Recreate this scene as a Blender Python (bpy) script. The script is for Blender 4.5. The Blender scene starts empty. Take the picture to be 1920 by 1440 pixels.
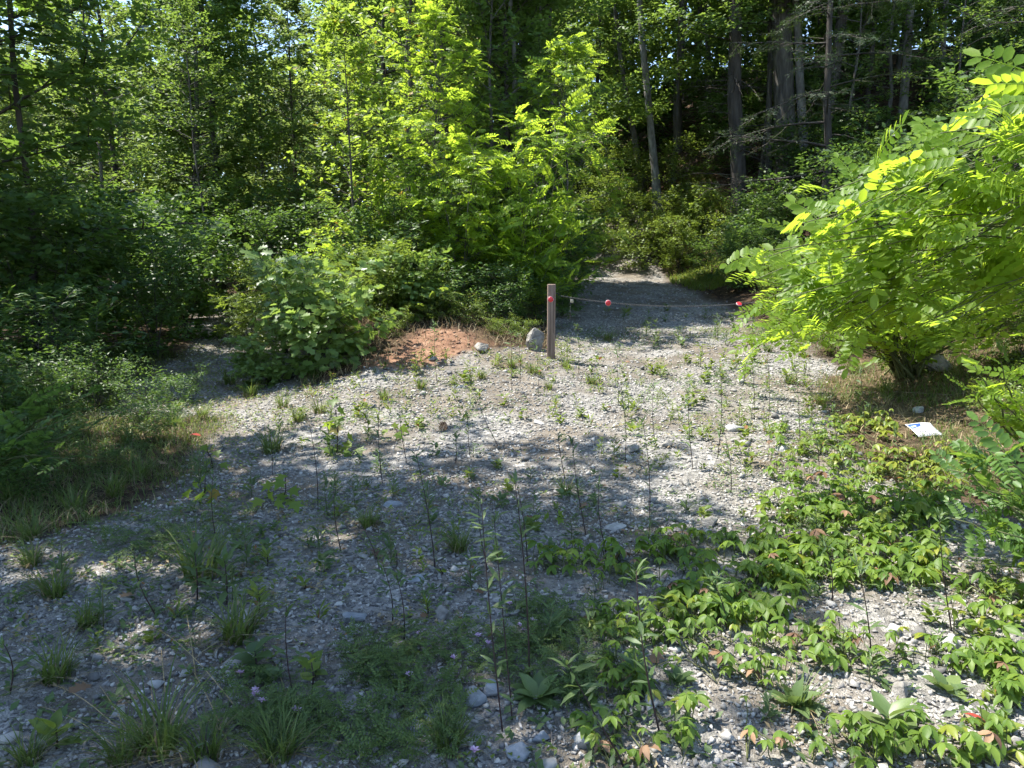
import bpy, bmesh, math, random
import numpy as np
from mathutils import Vector, Matrix

random.seed(7)
RNG = np.random.default_rng(11)
scene = bpy.context.scene
COL = scene.collection

# ------------------------------------------------------------------ camera
EYE = np.array([0.0, 0.0, 1.6])
FPX = 1423.0                       # focal length in photograph pixels (1920 wide)
PITCH = math.atan(240 / FPX)       # looking slightly down
cam_d = bpy.data.cameras.new('camera')
cam_d.sensor_width = 36.0
cam_d.lens = 36.0 * FPX / 1920.0
cam_d.clip_start = 0.05
cam_d.clip_end = 900.0
cam = bpy.data.objects.new('camera', cam_d)
cam.location = EYE
cam.rotation_euler = (math.pi / 2 - PITCH, 0, 0)
COL.objects.link(cam)
scene.camera = cam

# ------------------------------------------------------------------ sky and sun
SUN_EL = math.radians(62)
SUN_AZ = math.radians(74)          # left of the view direction (+Y)
to_sun = Vector((-math.sin(SUN_AZ) * math.cos(SUN_EL), math.cos(SUN_AZ) * math.cos(SUN_EL), math.sin(SUN_EL)))
world = bpy.data.worlds.new('World')
scene.world = world
world.use_nodes = True
wn = world.node_tree.nodes
wl = world.node_tree.links
bg = wn['Background']
sky = wn.new('ShaderNodeTexSky')
sky.sky_type = 'NISHITA'
sky.sun_disc = False
sky.sun_elevation = SUN_EL
sky.sun_rotation = -SUN_AZ
sky.altitude = 700
sky.air_density = 1.0
sky.dust_density = 0.6
sky.ozone_density = 1.2
wl.new(sky.outputs[0], bg.inputs[0])
bg.inputs[1].default_value = 0.15
sun_d = bpy.data.lights.new('sun', 'SUN')
sun_d.energy = 5.0
sun_d.angle = math.radians(0.53)
sun_d.color = (1.0, 0.955, 0.88)
sun = bpy.data.objects.new('sun', sun_d)
sun.rotation_euler = to_sun.to_track_quat('Z', 'Y').to_euler()
sun.location = (-10, 10, 20)
COL.objects.link(sun)
scene.view_settings.view_transform = 'Standard'
scene.view_settings.look = 'None'
scene.view_settings.gamma = 1.0
scene.view_settings.use_curve_mapping = False
scene.view_settings.exposure = 1.5
scene.cycles.use_adaptive_sampling = True
scene.cycles.adaptive_threshold = .03
scene.cycles.max_bounces = 5
scene.cycles.diffuse_bounces = 3
scene.cycles.transmission_bounces = 4
scene.cycles.glossy_bounces = 2
scene.cycles.transparent_max_bounces = 4
scene.cycles.caustics_reflective = False
scene.cycles.caustics_refractive = False

# ------------------------------------------------------------------ terrain shape
def sstep(a, b, x):
    t = np.clip((np.asarray(x, float) - a) / (b - a), 0, 1)
    return t * t * (3 - 2 * t)

def lumps(x, y, s, seed):
    r = np.random.default_rng(seed)
    v = 0
    for k in range(5):
        a, b, p, q = r.uniform(-1, 1, 2).tolist() + r.uniform(0, 6.28, 2).tolist()
        v = v + np.sin((a * x + b * y) * s * (1 + k * .7) + p) * np.cos((b * x - a * y) * s * (1 + k * .5) + q) / (1 + .6 * k)
    return v / 2.2

def road_x(y):       # centre of the drive past the chain, bending left behind the thicket
    y = np.asarray(y, float)
    return 2.35 - 0.045 * np.clip(y - 17, 0, 60) ** 2

def path_x(y):       # centre of the left path
    y = np.asarray(y, float)
    return -3.35 - 0.2 * (y - 8.3) - 0.03 * np.clip(y - 11, 0, 60) ** 2

def height(x, y):
    x = np.asarray(x, float); y = np.asarray(y, float)
    side = sstep(-3.2, -1.2, x)
    yy = np.clip(y, 5.0, 26.0) - 5.0
    yy = np.where(y < 5.6, yy * .5, yy)
    z = (0.022 * (1 - side) + 0.068 * side) * yy
    # the clay mound between path and drive
    mx = (x + 1.15) / 1.75; my = (y - 11.2) / 2.3
    z = z + 0.42 * np.exp(-(mx * mx + my * my) ** 1.3)
    # right-hand bank
    z = z + 0.30 * np.clip(x - 4.0 - .12 * np.clip(6 - y, 0, 9), 0, 6) * sstep(3, 8, y) * (1 - .3 * sstep(10, 30, x))
    # wooded hill behind the bend
    t = (y - 20.0) + 0.62 * (x - 2.6) + .8 * lumps(x, y, .25, 4)
    hill = np.where(t > 0, np.sqrt(t * t + 1.0) - 1.0, 0) * 0.50
    hill = 12 * (1 - np.exp(-hill / 12))
    z = z + hill * sstep(-8, -1, x)
    # left bank and far left wood
    z = z + 0.16 * np.clip(-4.6 - x, 0, 5) * sstep(3, 7, y) * (1 - sstep(9, 14, y))
    z = z + 0.05 * np.clip(y - 24, 0, 60) * (1 - sstep(-8, -1, x))
    fade = 1 - sstep(60, 110, np.hypot(x, y))
    z = z + .035 * lumps(x, y, 1.3, 9) * sstep(0, 3, np.abs(y)) + .012 * lumps(x, y, 5.0, 3)
    return z * fade

def H(x, y):
    return float(height(x, y))

def ray(px, py):
    f = np.array([0, math.cos(PITCH), -math.sin(PITCH)])
    u = np.array([0, math.sin(PITCH), math.cos(PITCH)])
    return f + np.array([1.0, 0, 0]) * ((px - 960) / FPX) + u * ((720 - py) / FPX)

def at_ground(px, py):
    d = ray(px, py)
    ts = np.geomspace(1.5, 70, 1400)
    P = EYE + d * ts[:, None]
    below = P[:, 2] < height(P[:, 0], P[:, 1])
    i = int(np.argmax(below)) if below.any() else len(ts) - 1
    p = P[i].copy(); p[2] = H(p[0], p[1])
    return p

def at_depth(px, py, Y):
    d = ray(px, py)
    return EYE + d * (Y / d[1])

def to_px(p):
    p = np.asarray(p, float) - EYE
    f = p[1] * math.cos(PITCH) - p[2] * math.sin(PITCH)
    u = p[1] * math.sin(PITCH) + p[2] * math.cos(PITCH)
    return 960 + FPX * p[0] / f, 720 - FPX * u / f

def gravel_mask(x, y):
    x = np.asarray(x, float); y = np.asarray(y, float)
    w = .22 * lumps(x, y, 1.7, 21) + .1 * lumps(x, y, 5.0, 22)
    left = np.interp(y, [0, 3.4, 4.0, 4.9, 5.7, 7.3, 8.6, 9.2], [-4, -3.1, -2.75, -2.35, -2.55, -2.95, -3.9, -4.3])
    right = np.interp(y, [0, 3, 5, 6, 7, 8, 10], [4.2, 3.6, 2.9, 2.75, 3.0, 3.5, 4.0])
    front = np.minimum(x - left, right - x)
    # front of the mound cuts the apron off
    back = np.interp(x, [-3.4, -2.9, -2.2, -1.4, -.7, 0, .5, .9], [9.5, 8.5, 8.3, 8.65, 9.15, 9.5, 9.9, 40])
    front = np.minimum(front, back - y)
    road = 1.7 - np.abs(x - road_x(y)) / np.sqrt(1 + (.09 * np.clip(y - 17, 0, 60)) ** 2)
    road = np.where(y > 8.6, road, -1)
    road = np.minimum(road, 18.4 - .3 * (x - 2.0) - y)
    path = 1.0 - np.abs(x - path_x(y)) / np.sqrt(1 + (.2 + .06 * np.clip(y - 11, 0, 60)) ** 2)
    path = np.where(y > 7.2, path, -1)
    return sstep(-.12, .2, np.maximum(np.maximum(front, road), path) + w)

def clay_mask(x, y):
    x = np.asarray(x, float); y = np.asarray(y, float)
    d = 1 - np.hypot((x + 1.05) / .95, (y - 9.5 - .3 * x) / .6)
    v = sstep(-.05, .5, d + .5 * lumps(x, y, 2.6, 31) + .25 * lumps(x, y, 8, 35))
    d2 = 1 - np.hypot((x - 5.0) / 1.6, (y - 23.8) / 1.2)
    return np.maximum(v, sstep(0, .4, d2))

def straw_mask(x, y):
    x = np.asarray(x, float); y = np.asarray(y, float)
    d = 1 - np.hypot((x - 4.2) / 1.5, (y - 7.2) / 1.8)
    return sstep(-.1, .5, d + .3 * lumps(x, y, 2.5, 33))

# ------------------------------------------------------------------ materials
def new_mat(name):
    m = bpy.data.materials.new(name)
    m.use_nodes = True
    nt = m.node_tree
    for n in list(nt.nodes):
        nt.nodes.remove(n)
    out = nt.nodes.new('ShaderNodeOutputMaterial')
    return m, nt, out

def N(nt, kind, **kw):
    n = nt.nodes.new(kind)
    for k, v in kw.items():
        setattr(n, k, v)
    return n

def ramp(nt, stops, fac=None):
    r = nt.nodes.new('ShaderNodeValToRGB')
    el = r.color_ramp.elements
    while len(el) > 1:
        el.remove(el[-1])
    el[0].position = stops[0][0]; el[0].color = (*stops[0][1], 1)
    for p, c in stops[1:]:
        e = el.new(p); e.color = (*c, 1)
    if fac is not None:
        nt.links.new(fac, r.inputs[0])
    return r

def leaf_mat(name, dark, mid, light, trans, mix=.42, rough=.42, spec=.45, odd=None):
    """thin leaf: glossy skin + diffuse reflection + light passing through"""
    m, nt, out = new_mat(name)
    geo = N(nt, 'ShaderNodeNewGeometry')
    info = N(nt, 'ShaderNodeObjectInfo')
    add = N(nt, 'ShaderNodeMath', operation='ADD')
    nt.links.new(geo.outputs['Random Per Island'], add.inputs[0])
    nt.links.new(info.outputs['Random'], add.inputs[1])
    fr = N(nt, 'ShaderNodeMath', operation='FRACT')
    nt.links.new(add.outputs[0], fr.inputs[0])
    stops = [(0, dark), (.45, mid), (.9, light)]
    if odd:
        stops += [(.965, light), (.975, odd)]
    c = ramp(nt, stops, fr.outputs[0])
    tex = N(nt, 'ShaderNodeTexCoord')
    noi = N(nt, 'ShaderNodeTexNoise')
    noi.inputs['Scale'].default_value = 30
    noi.inputs['Detail'].default_value = 2
    nt.links.new(tex.outputs['Object'], noi.inputs['Vector'])
    hs = N(nt, 'ShaderNodeHueSaturation')
    mp = N(nt, 'ShaderNodeMapRange')
    mp.inputs[3].default_value = .72; mp.inputs[4].default_value = 1.3
    nt.links.new(noi.outputs[0], mp.inputs[0])
    nt.links.new(mp.outputs[0], hs.inputs['Value'])
    nt.links.new(c.outputs[0], hs.inputs['Color'])
    b = N(nt, 'ShaderNodeBsdfPrincipled')
    b.inputs['Roughness'].default_value = rough
    b.inputs['Specular IOR Level'].default_value = spec
    nt.links.new(hs.outputs[0], b.inputs['Base Color'])
    t = N(nt, 'ShaderNodeBsdfTranslucent')
    mc = N(nt, 'ShaderNodeMix', data_type='RGBA', blend_type='MIX')
    mc.inputs[0].default_value = .35
    mc.inputs[6].default_value = (*trans, 1)
    nt.links.new(hs.outputs[0], mc.inputs[7])
    if odd:
        t2 = N(nt, 'ShaderNodeMath', operation='GREATER_THAN')
        t2.inputs[1].default_value = .97
        nt.links.new(fr.outputs[0], t2.inputs[0])
        mr = N(nt, 'ShaderNodeMapRange')
        mr.inputs[3].default_value = .35; mr.inputs[4].default_value = 1.0
        nt.links.new(t2.outputs[0], mr.inputs[0]); nt.links.new(mr.outputs[0], mc.inputs[0])
    nt.links.new(mc.outputs[2], t.inputs[0])
    ms = N(nt, 'ShaderNodeMixShader')
    ms.inputs[0].default_value = mix
    nt.links.new(b.outputs[0], ms.inputs[1]); nt.links.new(t.outputs[0], ms.inputs[2])
    nt.links.new(ms.outputs[0], out.inputs[0])
    return m

def rough_mat(name, stops, scale=(8, 8, 8), rough=.85, bump=.4, bscale=None, spec=.25, island=0.0, dist=.02):
    m, nt, out = new_mat(name)
    tex = N(nt, 'ShaderNodeTexCoord')
    mp = N(nt, 'ShaderNodeMapping')
    mp.inputs['Scale'].default_value = scale
    nt.links.new(tex.outputs['Object'], mp.inputs[0])
    noi = N(nt, 'ShaderNodeTexNoise')
    noi.inputs['Scale'].default_value = 1.0
    noi.inputs['Detail'].default_value = 6
    noi.inputs['Roughness'].default_value = .65
    nt.links.new(mp.outputs[0], noi.inputs['Vector'])
    fac = noi.outputs[0]
    if island:
        geo = N(nt, 'ShaderNodeNewGeometry')
        info = N(nt, 'ShaderNodeObjectInfo')
        ad = N(nt, 'ShaderNodeMath', operation='ADD')
        nt.links.new(geo.outputs['Random Per Island'], ad.inputs[0]); nt.links.new(info.outputs['Random'], ad.inputs[1])
        fr = N(nt, 'ShaderNodeMath', operation='FRACT')
        nt.links.new(ad.outputs[0], fr.inputs[0])
        mx = N(nt, 'ShaderNodeMix', data_type='FLOAT')
        mx.inputs[0].default_value = island
        nt.links.new(noi.outputs[0], mx.inputs[2]); nt.links.new(fr.outputs[0], mx.inputs[3])
        fac = mx.outputs[0]
    c = ramp(nt, stops, fac)
    b = N(nt, 'ShaderNodeBsdfPrincipled')
    b.inputs['Roughness'].default_value = rough
    b.inputs['Specular IOR Level'].default_value = spec
    nt.links.new(c.outputs[0], b.inputs['Base Color'])
    bp = N(nt, 'ShaderNodeBump')
    bp.inputs['Strength'].default_value = bump
    bp.inputs['Distance'].default_value = dist
    nt.links.new(noi.outputs[0], bp.inputs['Height'])
    nt.links.new(bp.outputs[0], b.inputs['Normal'])
    nt.links.new(b.outputs[0], out.inputs[0])
    return m

def plain_mat(name, col, rough=.5, metal=0.0, spec=.4):
    return rough_mat_const(name, col, rough, metal, spec)

def rough_mat_const(name, col, rough, metal, spec):
    m, nt, out = new_mat(name)
    b = N(nt, 'ShaderNodeBsdfPrincipled')
    noi = N(nt, 'ShaderNodeTexNoise'); noi.inputs['Scale'].default_value = 40
    c = ramp(nt, [(.3, tuple(v * .8 for v in col)), (.7, tuple(min(1, v * 1.12) for v in col))], noi.outputs[0])
    nt.links.new(c.outputs[0], b.inputs['Base Color'])
    b.inputs['Roughness'].default_value = rough
    b.inputs['Metallic'].default_value = metal
    b.inputs['Specular IOR Level'].default_value = spec
    nt.links.new(b.outputs[0], out.inputs[0])
    return m

M = {}
M['forest'] = leaf_mat('forest_leaf', (.042, .080, .022), (.072, .130, .032), (.105, .175, .042), (.32, .46, .06), .48, .5, .3)
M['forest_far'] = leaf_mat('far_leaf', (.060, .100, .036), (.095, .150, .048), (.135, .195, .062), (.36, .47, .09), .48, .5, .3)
M['oak'] = leaf_mat('oak_leaf', (.036, .070, .020), (.060, .110, .028), (.088, .145, .036), (.26, .42, .045), .45, .42, .4)
M['gloss'] = leaf_mat('glossy_oak_leaf', (.085, .15, .036), (.12, .195, .048), (.16, .235, .062), (.36, .50, .07), .44, .40, .42)
M['maple'] = leaf_mat('maple_leaf', (.080, .145, .022), (.120, .195, .028), (.165, .235, .036), (.46, .60, .06), .54, .45, .35, odd=(.28, .20, .03))
M['locust'] = leaf_mat('locust_leaf', (.095, .17, .024), (.13, .22, .030), (.17, .26, .038), (.58, .76, .05), .62, .45, .35)
M['locust_pale'] = leaf_mat('pale_locust_leaf', (.060, .125, .030), (.085, .165, .036), (.115, .205, .040), (.30, .45, .04), .48, .42, .4)
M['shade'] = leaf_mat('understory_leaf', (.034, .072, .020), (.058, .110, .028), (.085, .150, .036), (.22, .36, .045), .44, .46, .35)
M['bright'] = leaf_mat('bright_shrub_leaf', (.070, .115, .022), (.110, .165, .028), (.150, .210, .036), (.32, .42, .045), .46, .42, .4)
M['needle'] = leaf_mat('hemlock_needle', (.022, .042, .018), (.036, .064, .026), (.058, .095, .034), (.10, .16, .03), .25, .5, .3)
M['creeper'] = leaf_mat('creeper_leaf', (.075, .140, .024), (.110, .185, .030), (.155, .230, .036), (.36, .50, .04), .44, .48, .32)
M['creeper_yellow'] = leaf_mat('yellowing_creeper_leaf', (.10, .16, .026), (.16, .22, .03), (.24, .26, .035), (.40, .44, .04), .42, .42, .4)
M['weed'] = leaf_mat('weed_leaf', (.055, .095, .035), (.080, .130, .045), (.115, .165, .060), (.22, .32, .06), .36, .5, .35)
M['seedling'] = leaf_mat('seedling_leaf', (.080, .130, .024), (.120, .175, .030), (.170, .215, .042), (.34, .42, .05), .42, .45, .35, odd=(.24, .12, .04))
M['rosette'] = leaf_mat('rosette_leaf', (.080, .130, .045), (.110, .165, .055), (.150, .205, .07), (.26, .36, .07), .35, .42, .4)
M['vetch'] = leaf_mat('vetch_leaf', (.060, .100, .030), (.090, .14, .038), (.13, .18, .048), (.18, .28, .05), .36, .5, .3)
M['grass'] = leaf_mat('grass_blade', (.050, .085, .024), (.080, .125, .032), (.13, .165, .05), (.26, .34, .05), .38, .5, .3)
M['straw'] = leaf_mat('dry_grass', (.13, .10, .058), (.22, .17, .095), (.33, .265, .155), (.30, .24, .13), .25, .6, .25)
M['deadleaf'] = leaf_mat('dead_leaf', (.09, .05, .03), (.16, .09, .05), (.26, .16, .09), (.20, .11, .05), .15, .6, .25)
M['petal'] = leaf_mat('pink_petal', (.50, .30, .48), (.62, .42, .60), (.74, .58, .72), (.6, .4, .55), .3, .5, .3)
M['red_leaf'] = leaf_mat('red_leaf', (.32, .05, .04), (.42, .09, .05), (.5, .16, .07), (.5, .1, .05), .3, .5, .3)
M['stem'] = rough_mat('weed_stem', [(.3, (.022, .014, .016)), (.7, (.055, .032, .030))], (20, 20, 20), .6, .1)
M['green_stem'] = rough_mat('green_stem', [(.3, (.06, .08, .03)), (.7, (.12, .12, .05))], (20, 20, 20), .6, .1)
M['tan_stem'] = rough_mat('tan_stem', [(.3, (.24, .18, .09)), (.7, (.40, .31, .17))], (30, 30, 30), .7, .1)
M['bark'] = rough_mat('grey_bark', [(.25, (.028, .026, .023)), (.5, (.085, .078, .068)), (.75, (.185, .173, .15))], (13, 13, 1.8), .9, .9, dist=.04)
M['bark_dark'] = rough_mat('dark_bark', [(.25, (.025, .021, .018)), (.5, (.06, .052, .044)), (.75, (.11, .098, .085))], (10, 10, 2.0), .9, .8, dist=.03)
M['bark_pale'] = rough_mat('pale_bark', [(.3, (.06, .057, .05)), (.5, (.15, .143, .125)), (.7, (.26, .25, .222))], (9, 9, 3.0), .85, .6, dist=.02)
M['clay_clod'] = rough_mat('clay', [(.3, (.13, .072, .046)), (.5, (.22, .125, .08)), (.75, (.33, .22, .15))], (9, 9, 9), .95, .6, island=.4)
M['stone'] = rough_mat('gravel_stone', [(.06, (.10, .096, .09)), (.3, (.19, .181, .168)), (.55, (.295, .28, .255)), (.78, (.40, .38, .345)), (.93, (.54, .51, .465))], (55, 55, 55), .85, .5, island=.72, dist=.004, spec=.3)
M['rock'] = rough_mat('rock', [(.3, (.12, .11, .095)), (.5, (.23, .215, .19)), (.7, (.36, .34, .30))], (14, 14, 14), .9, 1.0, dist=.03)
M['pale_rock'] = rough_mat('pale_rock', [(.3, (.20, .20, .195)), (.5, (.31, .305, .29)), (.7, (.43, .42, .40))], (26, 26, 26), .85, .8, dist=.01)
M['blue_rock'] = rough_mat('slate_rock', [(.25, (.14, .155, .17)), (.5, (.22, .235, .25)), (.75, (.34, .35, .36))], (22, 22, 40), .75, .6, dist=.01)
M['wood'] = rough_mat('weathered_timber', [(.25, (.11, .075, .058)), (.5, (.19, .135, .105)), (.75, (.29, .22, .175))], (34, 34, 2.2), .85, .6, dist=.006)
M['twig'] = rough_mat('dead_twig', [(.3, (.13, .105, .085)), (.7, (.30, .26, .22))], (30, 30, 10), .9, .4, dist=.004)
M['chain'] = rough_mat_const('galvanised_steel', (.07, .07, .07), .65, .3, .3)
M['brass'] = rough_mat_const('padlock_body', (.38, .34, .27), .4, .7, .5)
M['red_plastic'] = rough_mat_const('red_reflector', (.62, .025, .035), .3, 0, .5)
M['white_plastic'] = rough_mat_const('reflector_rim', (.45, .34, .34), .4, 0, .5)
M['sign_white'] = rough_mat_const('sign_white', (.60, .60, .60), .55, 0, .3)
M['sign_blue'] = rough_mat_const('sign_blue', (.035, .085, .42), .4, 0, .4)
M['sign_pale'] = rough_mat_const('sign_pale_blue', (.45, .62, .74), .4, 0, .4)
M['ink'] = rough_mat_const('sign_ink', (.05, .05, .07), .5, 0, .3)

# ------------------------------------------------------------------ geometry helpers
class Geo:
    def __init__(self):
        self.V = []; self.F = {3: [], 4: []}; self.n = 0
    def add(self, V, F):
        V = np.asarray(V, float).reshape(-1, 3)
        self.V.append(V)
        for f in (F if isinstance(F, (list, tuple)) else [F]):
            f = np.asarray(f, dtype=np.int64)
            if f.size:
                self.F[f.shape[1]].append(f + self.n)
        self.n += len(V)
        return self
    def mesh(self, name, mat=None, smooth=False):
        V = np.concatenate(self.V) if self.V else np.zeros((0, 3))
        me = bpy.data.meshes.new(name)
        me.vertices.add(len(V))
        me.vertices.foreach_set('co', V.astype(np.float32).ravel())
        loops = []; tot = []
        for k in (3, 4):
            if self.F[k]:
                f = np.concatenate(self.F[k])
                loops.append(f.ravel()); tot.append(np.full(len(f), k))
        loops = np.concatenate(loops); tot = np.concatenate(tot)
        me.loops.add(len(loops)); me.loops.foreach_set('vertex_index', loops.astype(np.int32))
        me.polygons.add(len(tot))
        start = np.concatenate([[0], np.cumsum(tot)[:-1]])
        me.polygons.foreach_set('loop_start', start.astype(np.int32))
        me.polygons.foreach_set('loop_total', tot.astype(np.int32))
        if smooth:
            me.polygons.foreach_set('use_smooth', np.ones(len(tot), dtype=bool))
        me.update(calc_edges=True)
        if mat is not None:
            me.materials.append(mat)
        return me

def obj(name, me, parent=None, loc=None, rot=None, scale=None):
    o = bpy.data.objects.new(name, me)
    COL.objects.link(o)
    if parent is not None:
        o.parent = parent
    if loc is not None:
        o.location = loc
    if rot is not None:
        o.rotation_euler = rot
    if scale is not None:
        o.scale = (scale,) * 3 if np.isscalar(scale) else scale
    return o

def tag(o, label=None, cat=None, group=None, kind=None):
    if label: o['label'] = label
    if cat: o['category'] = cat
    if group: o['group'] = group
    if kind: o['kind'] = kind
    return o

def thing(name, loc, label, cat, group=None, rz=0.0, scale=1.0):
    o = bpy.data.objects.new(name, None)
    o.empty_display_size = .2
    COL.objects.link(o)
    o.location = loc; o.rotation_euler = (0, 0, rz); o.scale = (scale,) * 3
    return tag(o, label, cat, group)

ORD = ['first', 'second', 'third', 'fourth', 'fifth', 'sixth', 'seventh', 'eighth', 'ninth', 'tenth', 'eleventh', 'twelfth',
       'thirteenth', 'fourteenth', 'fifteenth', 'sixteenth', 'seventeenth', 'eighteenth', 'nineteenth', 'twentieth']
def order_labels(objs, phrase):
    """'second from the left of the ...' for look-alikes, by where they stand"""
    objs = sorted(objs, key=lambda o: to_px(o.location)[0])
    n = len(objs)
    for i, o in enumerate(objs):
        if n == 1: o['label'] = phrase; continue
        if i == 0: w = 'leftmost of the'
        elif i == n - 1: w = 'rightmost of the'
        elif i < (n + 1) // 2: w = ORD[i] + ' from the left of the'
        else: w = ORD[n - 1 - i] + ' from the right of the'
        o['label'] = w + ' ' + phrase

def norm(a):
    a = np.asarray(a, float)
    return a / np.maximum(np.linalg.norm(a, axis=-1, keepdims=True), 1e-9)

def place(tpl, P, D, Nn, S):
    """many copies of one template: y along D, z along Nn"""
    tv, tf = tpl
    P = np.asarray(P, float).reshape(-1, 3); D = norm(D).reshape(-1, 3); Nn = np.asarray(Nn, float).reshape(-1, 3)
    X = norm(np.cross(D, Nn)); Z = np.cross(X, D)
    S = np.broadcast_to(np.asarray(S, float), (len(P),))[:, None, None]
    V = P[:, None, :] + S * (tv[None, :, 0:1] * X[:, None] + tv[None, :, 1:2] * D[:, None] + tv[None, :, 2:3] * Z[:, None])
    off = (np.arange(len(P)) * len(tv))[:, None, None]
    F = [(f[None] + off).reshape(-1, f.shape[1]) for f in tf]
    return V.reshape(-1, 3), F

def tube(geo, pts, rad, n=5, cap=True):
    pts = np.asarray(pts, float); m = len(pts)
    rad = np.broadcast_to(np.asarray(rad, float), (m,))
    T = np.gradient(pts, axis=0); T = norm(T)
    a = np.array([0.0, 0, 1]) if abs(T[0][2]) < .8 else np.array([1.0, 0, 0])
    U = norm(np.cross(T, a)); W = np.cross(T, U)
    ang = np.arange(n) * 2 * math.pi / n
    V = pts[:, None] + rad[:, None, None] * (np.cos(ang)[None, :, None] * U[:, None] + np.sin(ang)[None, :, None] * W[:, None])
    i = np.arange(m - 1)[:, None] * n; j = np.arange(n)[None]; k = (j + 1) % n
    F = np.stack([i + j, i + k, i + n + k, i + n + j], -1).reshape(-1, 4)
    fs = [F]
    V = V.reshape(-1, 3)
    if cap:
        V = np.vstack([V, pts[-1] + T[-1] * rad[-1] * .6])
        t = (m - 1) * n
        fs.append(np.array([[t + a_, t + (a_ + 1) % n, m * n] for a_ in range(n)]))
    geo.add(V, fs)

def tri(*a): return np.array(a)
A = lambda *v: np.array(v, float)

# leaf templates: base at origin, tip along +y, face up +z
T_SIMPLE = (A([0, 0, 0], [.27, .45, .07], [0, 1, -.05], [-.27, .45, .07]), [tri([0, 1, 2], [0, 2, 3])])
T_LANCE = (A([0, 0, 0], [.10, .35, .03], [.07, .7, .02], [0, 1, -.12], [-.07, .7, .02], [-.10, .35, .03], [0, .36, 0], [0, .7, -.02]),
           [np.array([[0, 1, 6, 5]]), tri([6, 1, 2], [6, 2, 7], [7, 2, 3], [7, 3, 4], [6, 7, 4], [6, 4, 5])])
T_OVATE = (A([0, 0, 0], [.20, .18, .04], [.30, .42, .06], [.20, .72, .02], [0, 1, -.14], [-.20, .72, .02], [-.30, .42, .06], [-.20, .18, .04], [0, .2, 0], [0, .45, -.01], [0, .74, -.05]),
           [tri([0, 1, 8], [0, 8, 7], [3, 4, 10], [10, 4, 5]), np.array([[8, 1, 2, 9], [9, 2, 3, 10], [7, 8, 9, 6], [6, 9, 10, 5]])])
def fan(outline, zf):
    v = [[0, .42, 0]] + [[x, y, zf(x, y)] for x, y in outline]
    n = len(outline)
    return np.array(v, float), [np.array([[0, 1 + i, 1 + (i + 1) % n] for i in range(n)])]
_oak = [(0, 0), (.10, .2), (.32, .24), (.16, .40), (.40, .56), (.17, .62), (.26, .86), (0, 1), (-.26, .86), (-.17, .62), (-.40, .56), (-.16, .40), (-.32, .24), (-.10, .2)]
T_OAK = fan(_oak, lambda x, y: .22 * abs(x) - .12 * y * y)
_map = [(0, 0), (.18, .08), (.46, .12), (.30, .34), (.55, .62), (.20, .58), (0, 1.0), (-.20, .58), (-.55, .62), (-.30, .34), (-.46, .12), (-.18, .08)]
T_MAPLE = fan(_map, lambda x, y: .15 * abs(x) - .16 * y * y)
T_NEEDLE = (A([-.07, 0, 0], [.07, 0, 0], [.05, 1, -.12], [-.05, 1, -.12]), [np.array([[0, 1, 2, 3]])])
T_ROUND = (A([0, 0, 0], [.21, .28, .05], [.21, .72, .05], [0, 1, -.03], [-.21, .72, .05], [-.21, .28, .05]),
           [tri([0, 1, 5], [2, 3, 4]), np.array([[1, 2, 4, 5]])])
T_ROUND2 = (A([0, 0, 0], [.22, .28, .05], [.22, .72, .05], [0, 1, -.03], [-.22, .72, .05], [-.22, .28, .05], [0, .28, 0], [0, .72, -.01]),
            [tri([0, 1, 6], [0, 6, 5], [7, 2, 3], [7, 3, 4]), np.array([[6, 1, 2, 7], [5, 6, 7, 4]])])

def merge_tpl(parts):
    V = []; F = {3: [], 4: []}; n = 0
    for v, fs in parts:
        V.append(v)
        for f in fs:
            F[f.shape[1]].append(f + n)
        n += len(v)
    return np.concatenate(V), [np.concatenate(F[k]) for k in (3, 4) if F[k]]

def frond_tpl(seed, pairs=7, leaflet=.26, sub=T_ROUND, droop=.25, up=.0, width=1.0):
    """pinnate leaf of unit length along +y, leaflets in pairs and one at the tip"""
    r = np.random.default_rng(seed)
    def cpt(t):
        return np.stack([.06 * np.sin(3 * t + seed) * t, t * (1 - .08 * t), up * t - droop * t * t], -1)
    parts = []
    g = Geo()
    tt = np.linspace(0, 1, 5)
    tube(g, cpt(tt), np.linspace(.012, .005, 5), 3)
    parts.append((np.concatenate(g.V), [np.concatenate(g.F[k]) for k in (3, 4) if g.F[k]]))
    for i in range(pairs):
        t = .16 + .80 * i / (pairs - 1) + r.uniform(-.015, .015)
        c = cpt(np.array(t))
        for s in (-1, 1):
            ln = leaflet * width * (1 - .45 * abs(t - .45)) * r.uniform(.88, 1.1)
            d = [s * 1.0, .38 + r.uniform(-.1, .12), r.uniform(-.25, .18) - .12]
            nn = [r.uniform(-.25, .25) - s * .15, r.uniform(-.35, .1), 1]
            v, f = place(sub, [c + np.array([s * .012, 0, 0])], [d], [nn], ln)
            parts.append((v, f))
    c = cpt(np.array(1.0))
    v, f = place(sub, [c], [[r.uniform(-.2, .2), 1, -.3]], [[0, .3, 1]], leaflet)
    parts.append((v, f))
    return merge_tpl(parts)

def palmate_tpl(seed):
    """five drooping leaflets from one point, creeper style; unit = leaf span"""
    r = np.random.default_rng(seed)
    parts = []
    for k, a in enumerate((-118, -60, 0, 60, 118)):
        a = math.radians(a + r.uniform(-9, 9))
        L = (.42, .56, .62, .56, .42)[k] * r.uniform(.9, 1.1)
        dz = -r.uniform(.35, .95)
        d = [math.sin(a), math.cos(a), dz]
        v, f = place((T_OVATE[0] * np.array([.74, 1, 1]), T_OVATE[1]), [[0, 0, 0]], [d], [[math.sin(a) * .4, math.cos(a) * .4, 1]], L)
        parts.append((v, f))
    return merge_tpl(parts)

def tpl_mesh(name, tpl, mat, smooth=False):
    return Geo().add(tpl[0], tpl[1]).mesh(name, mat, smooth)

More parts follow.
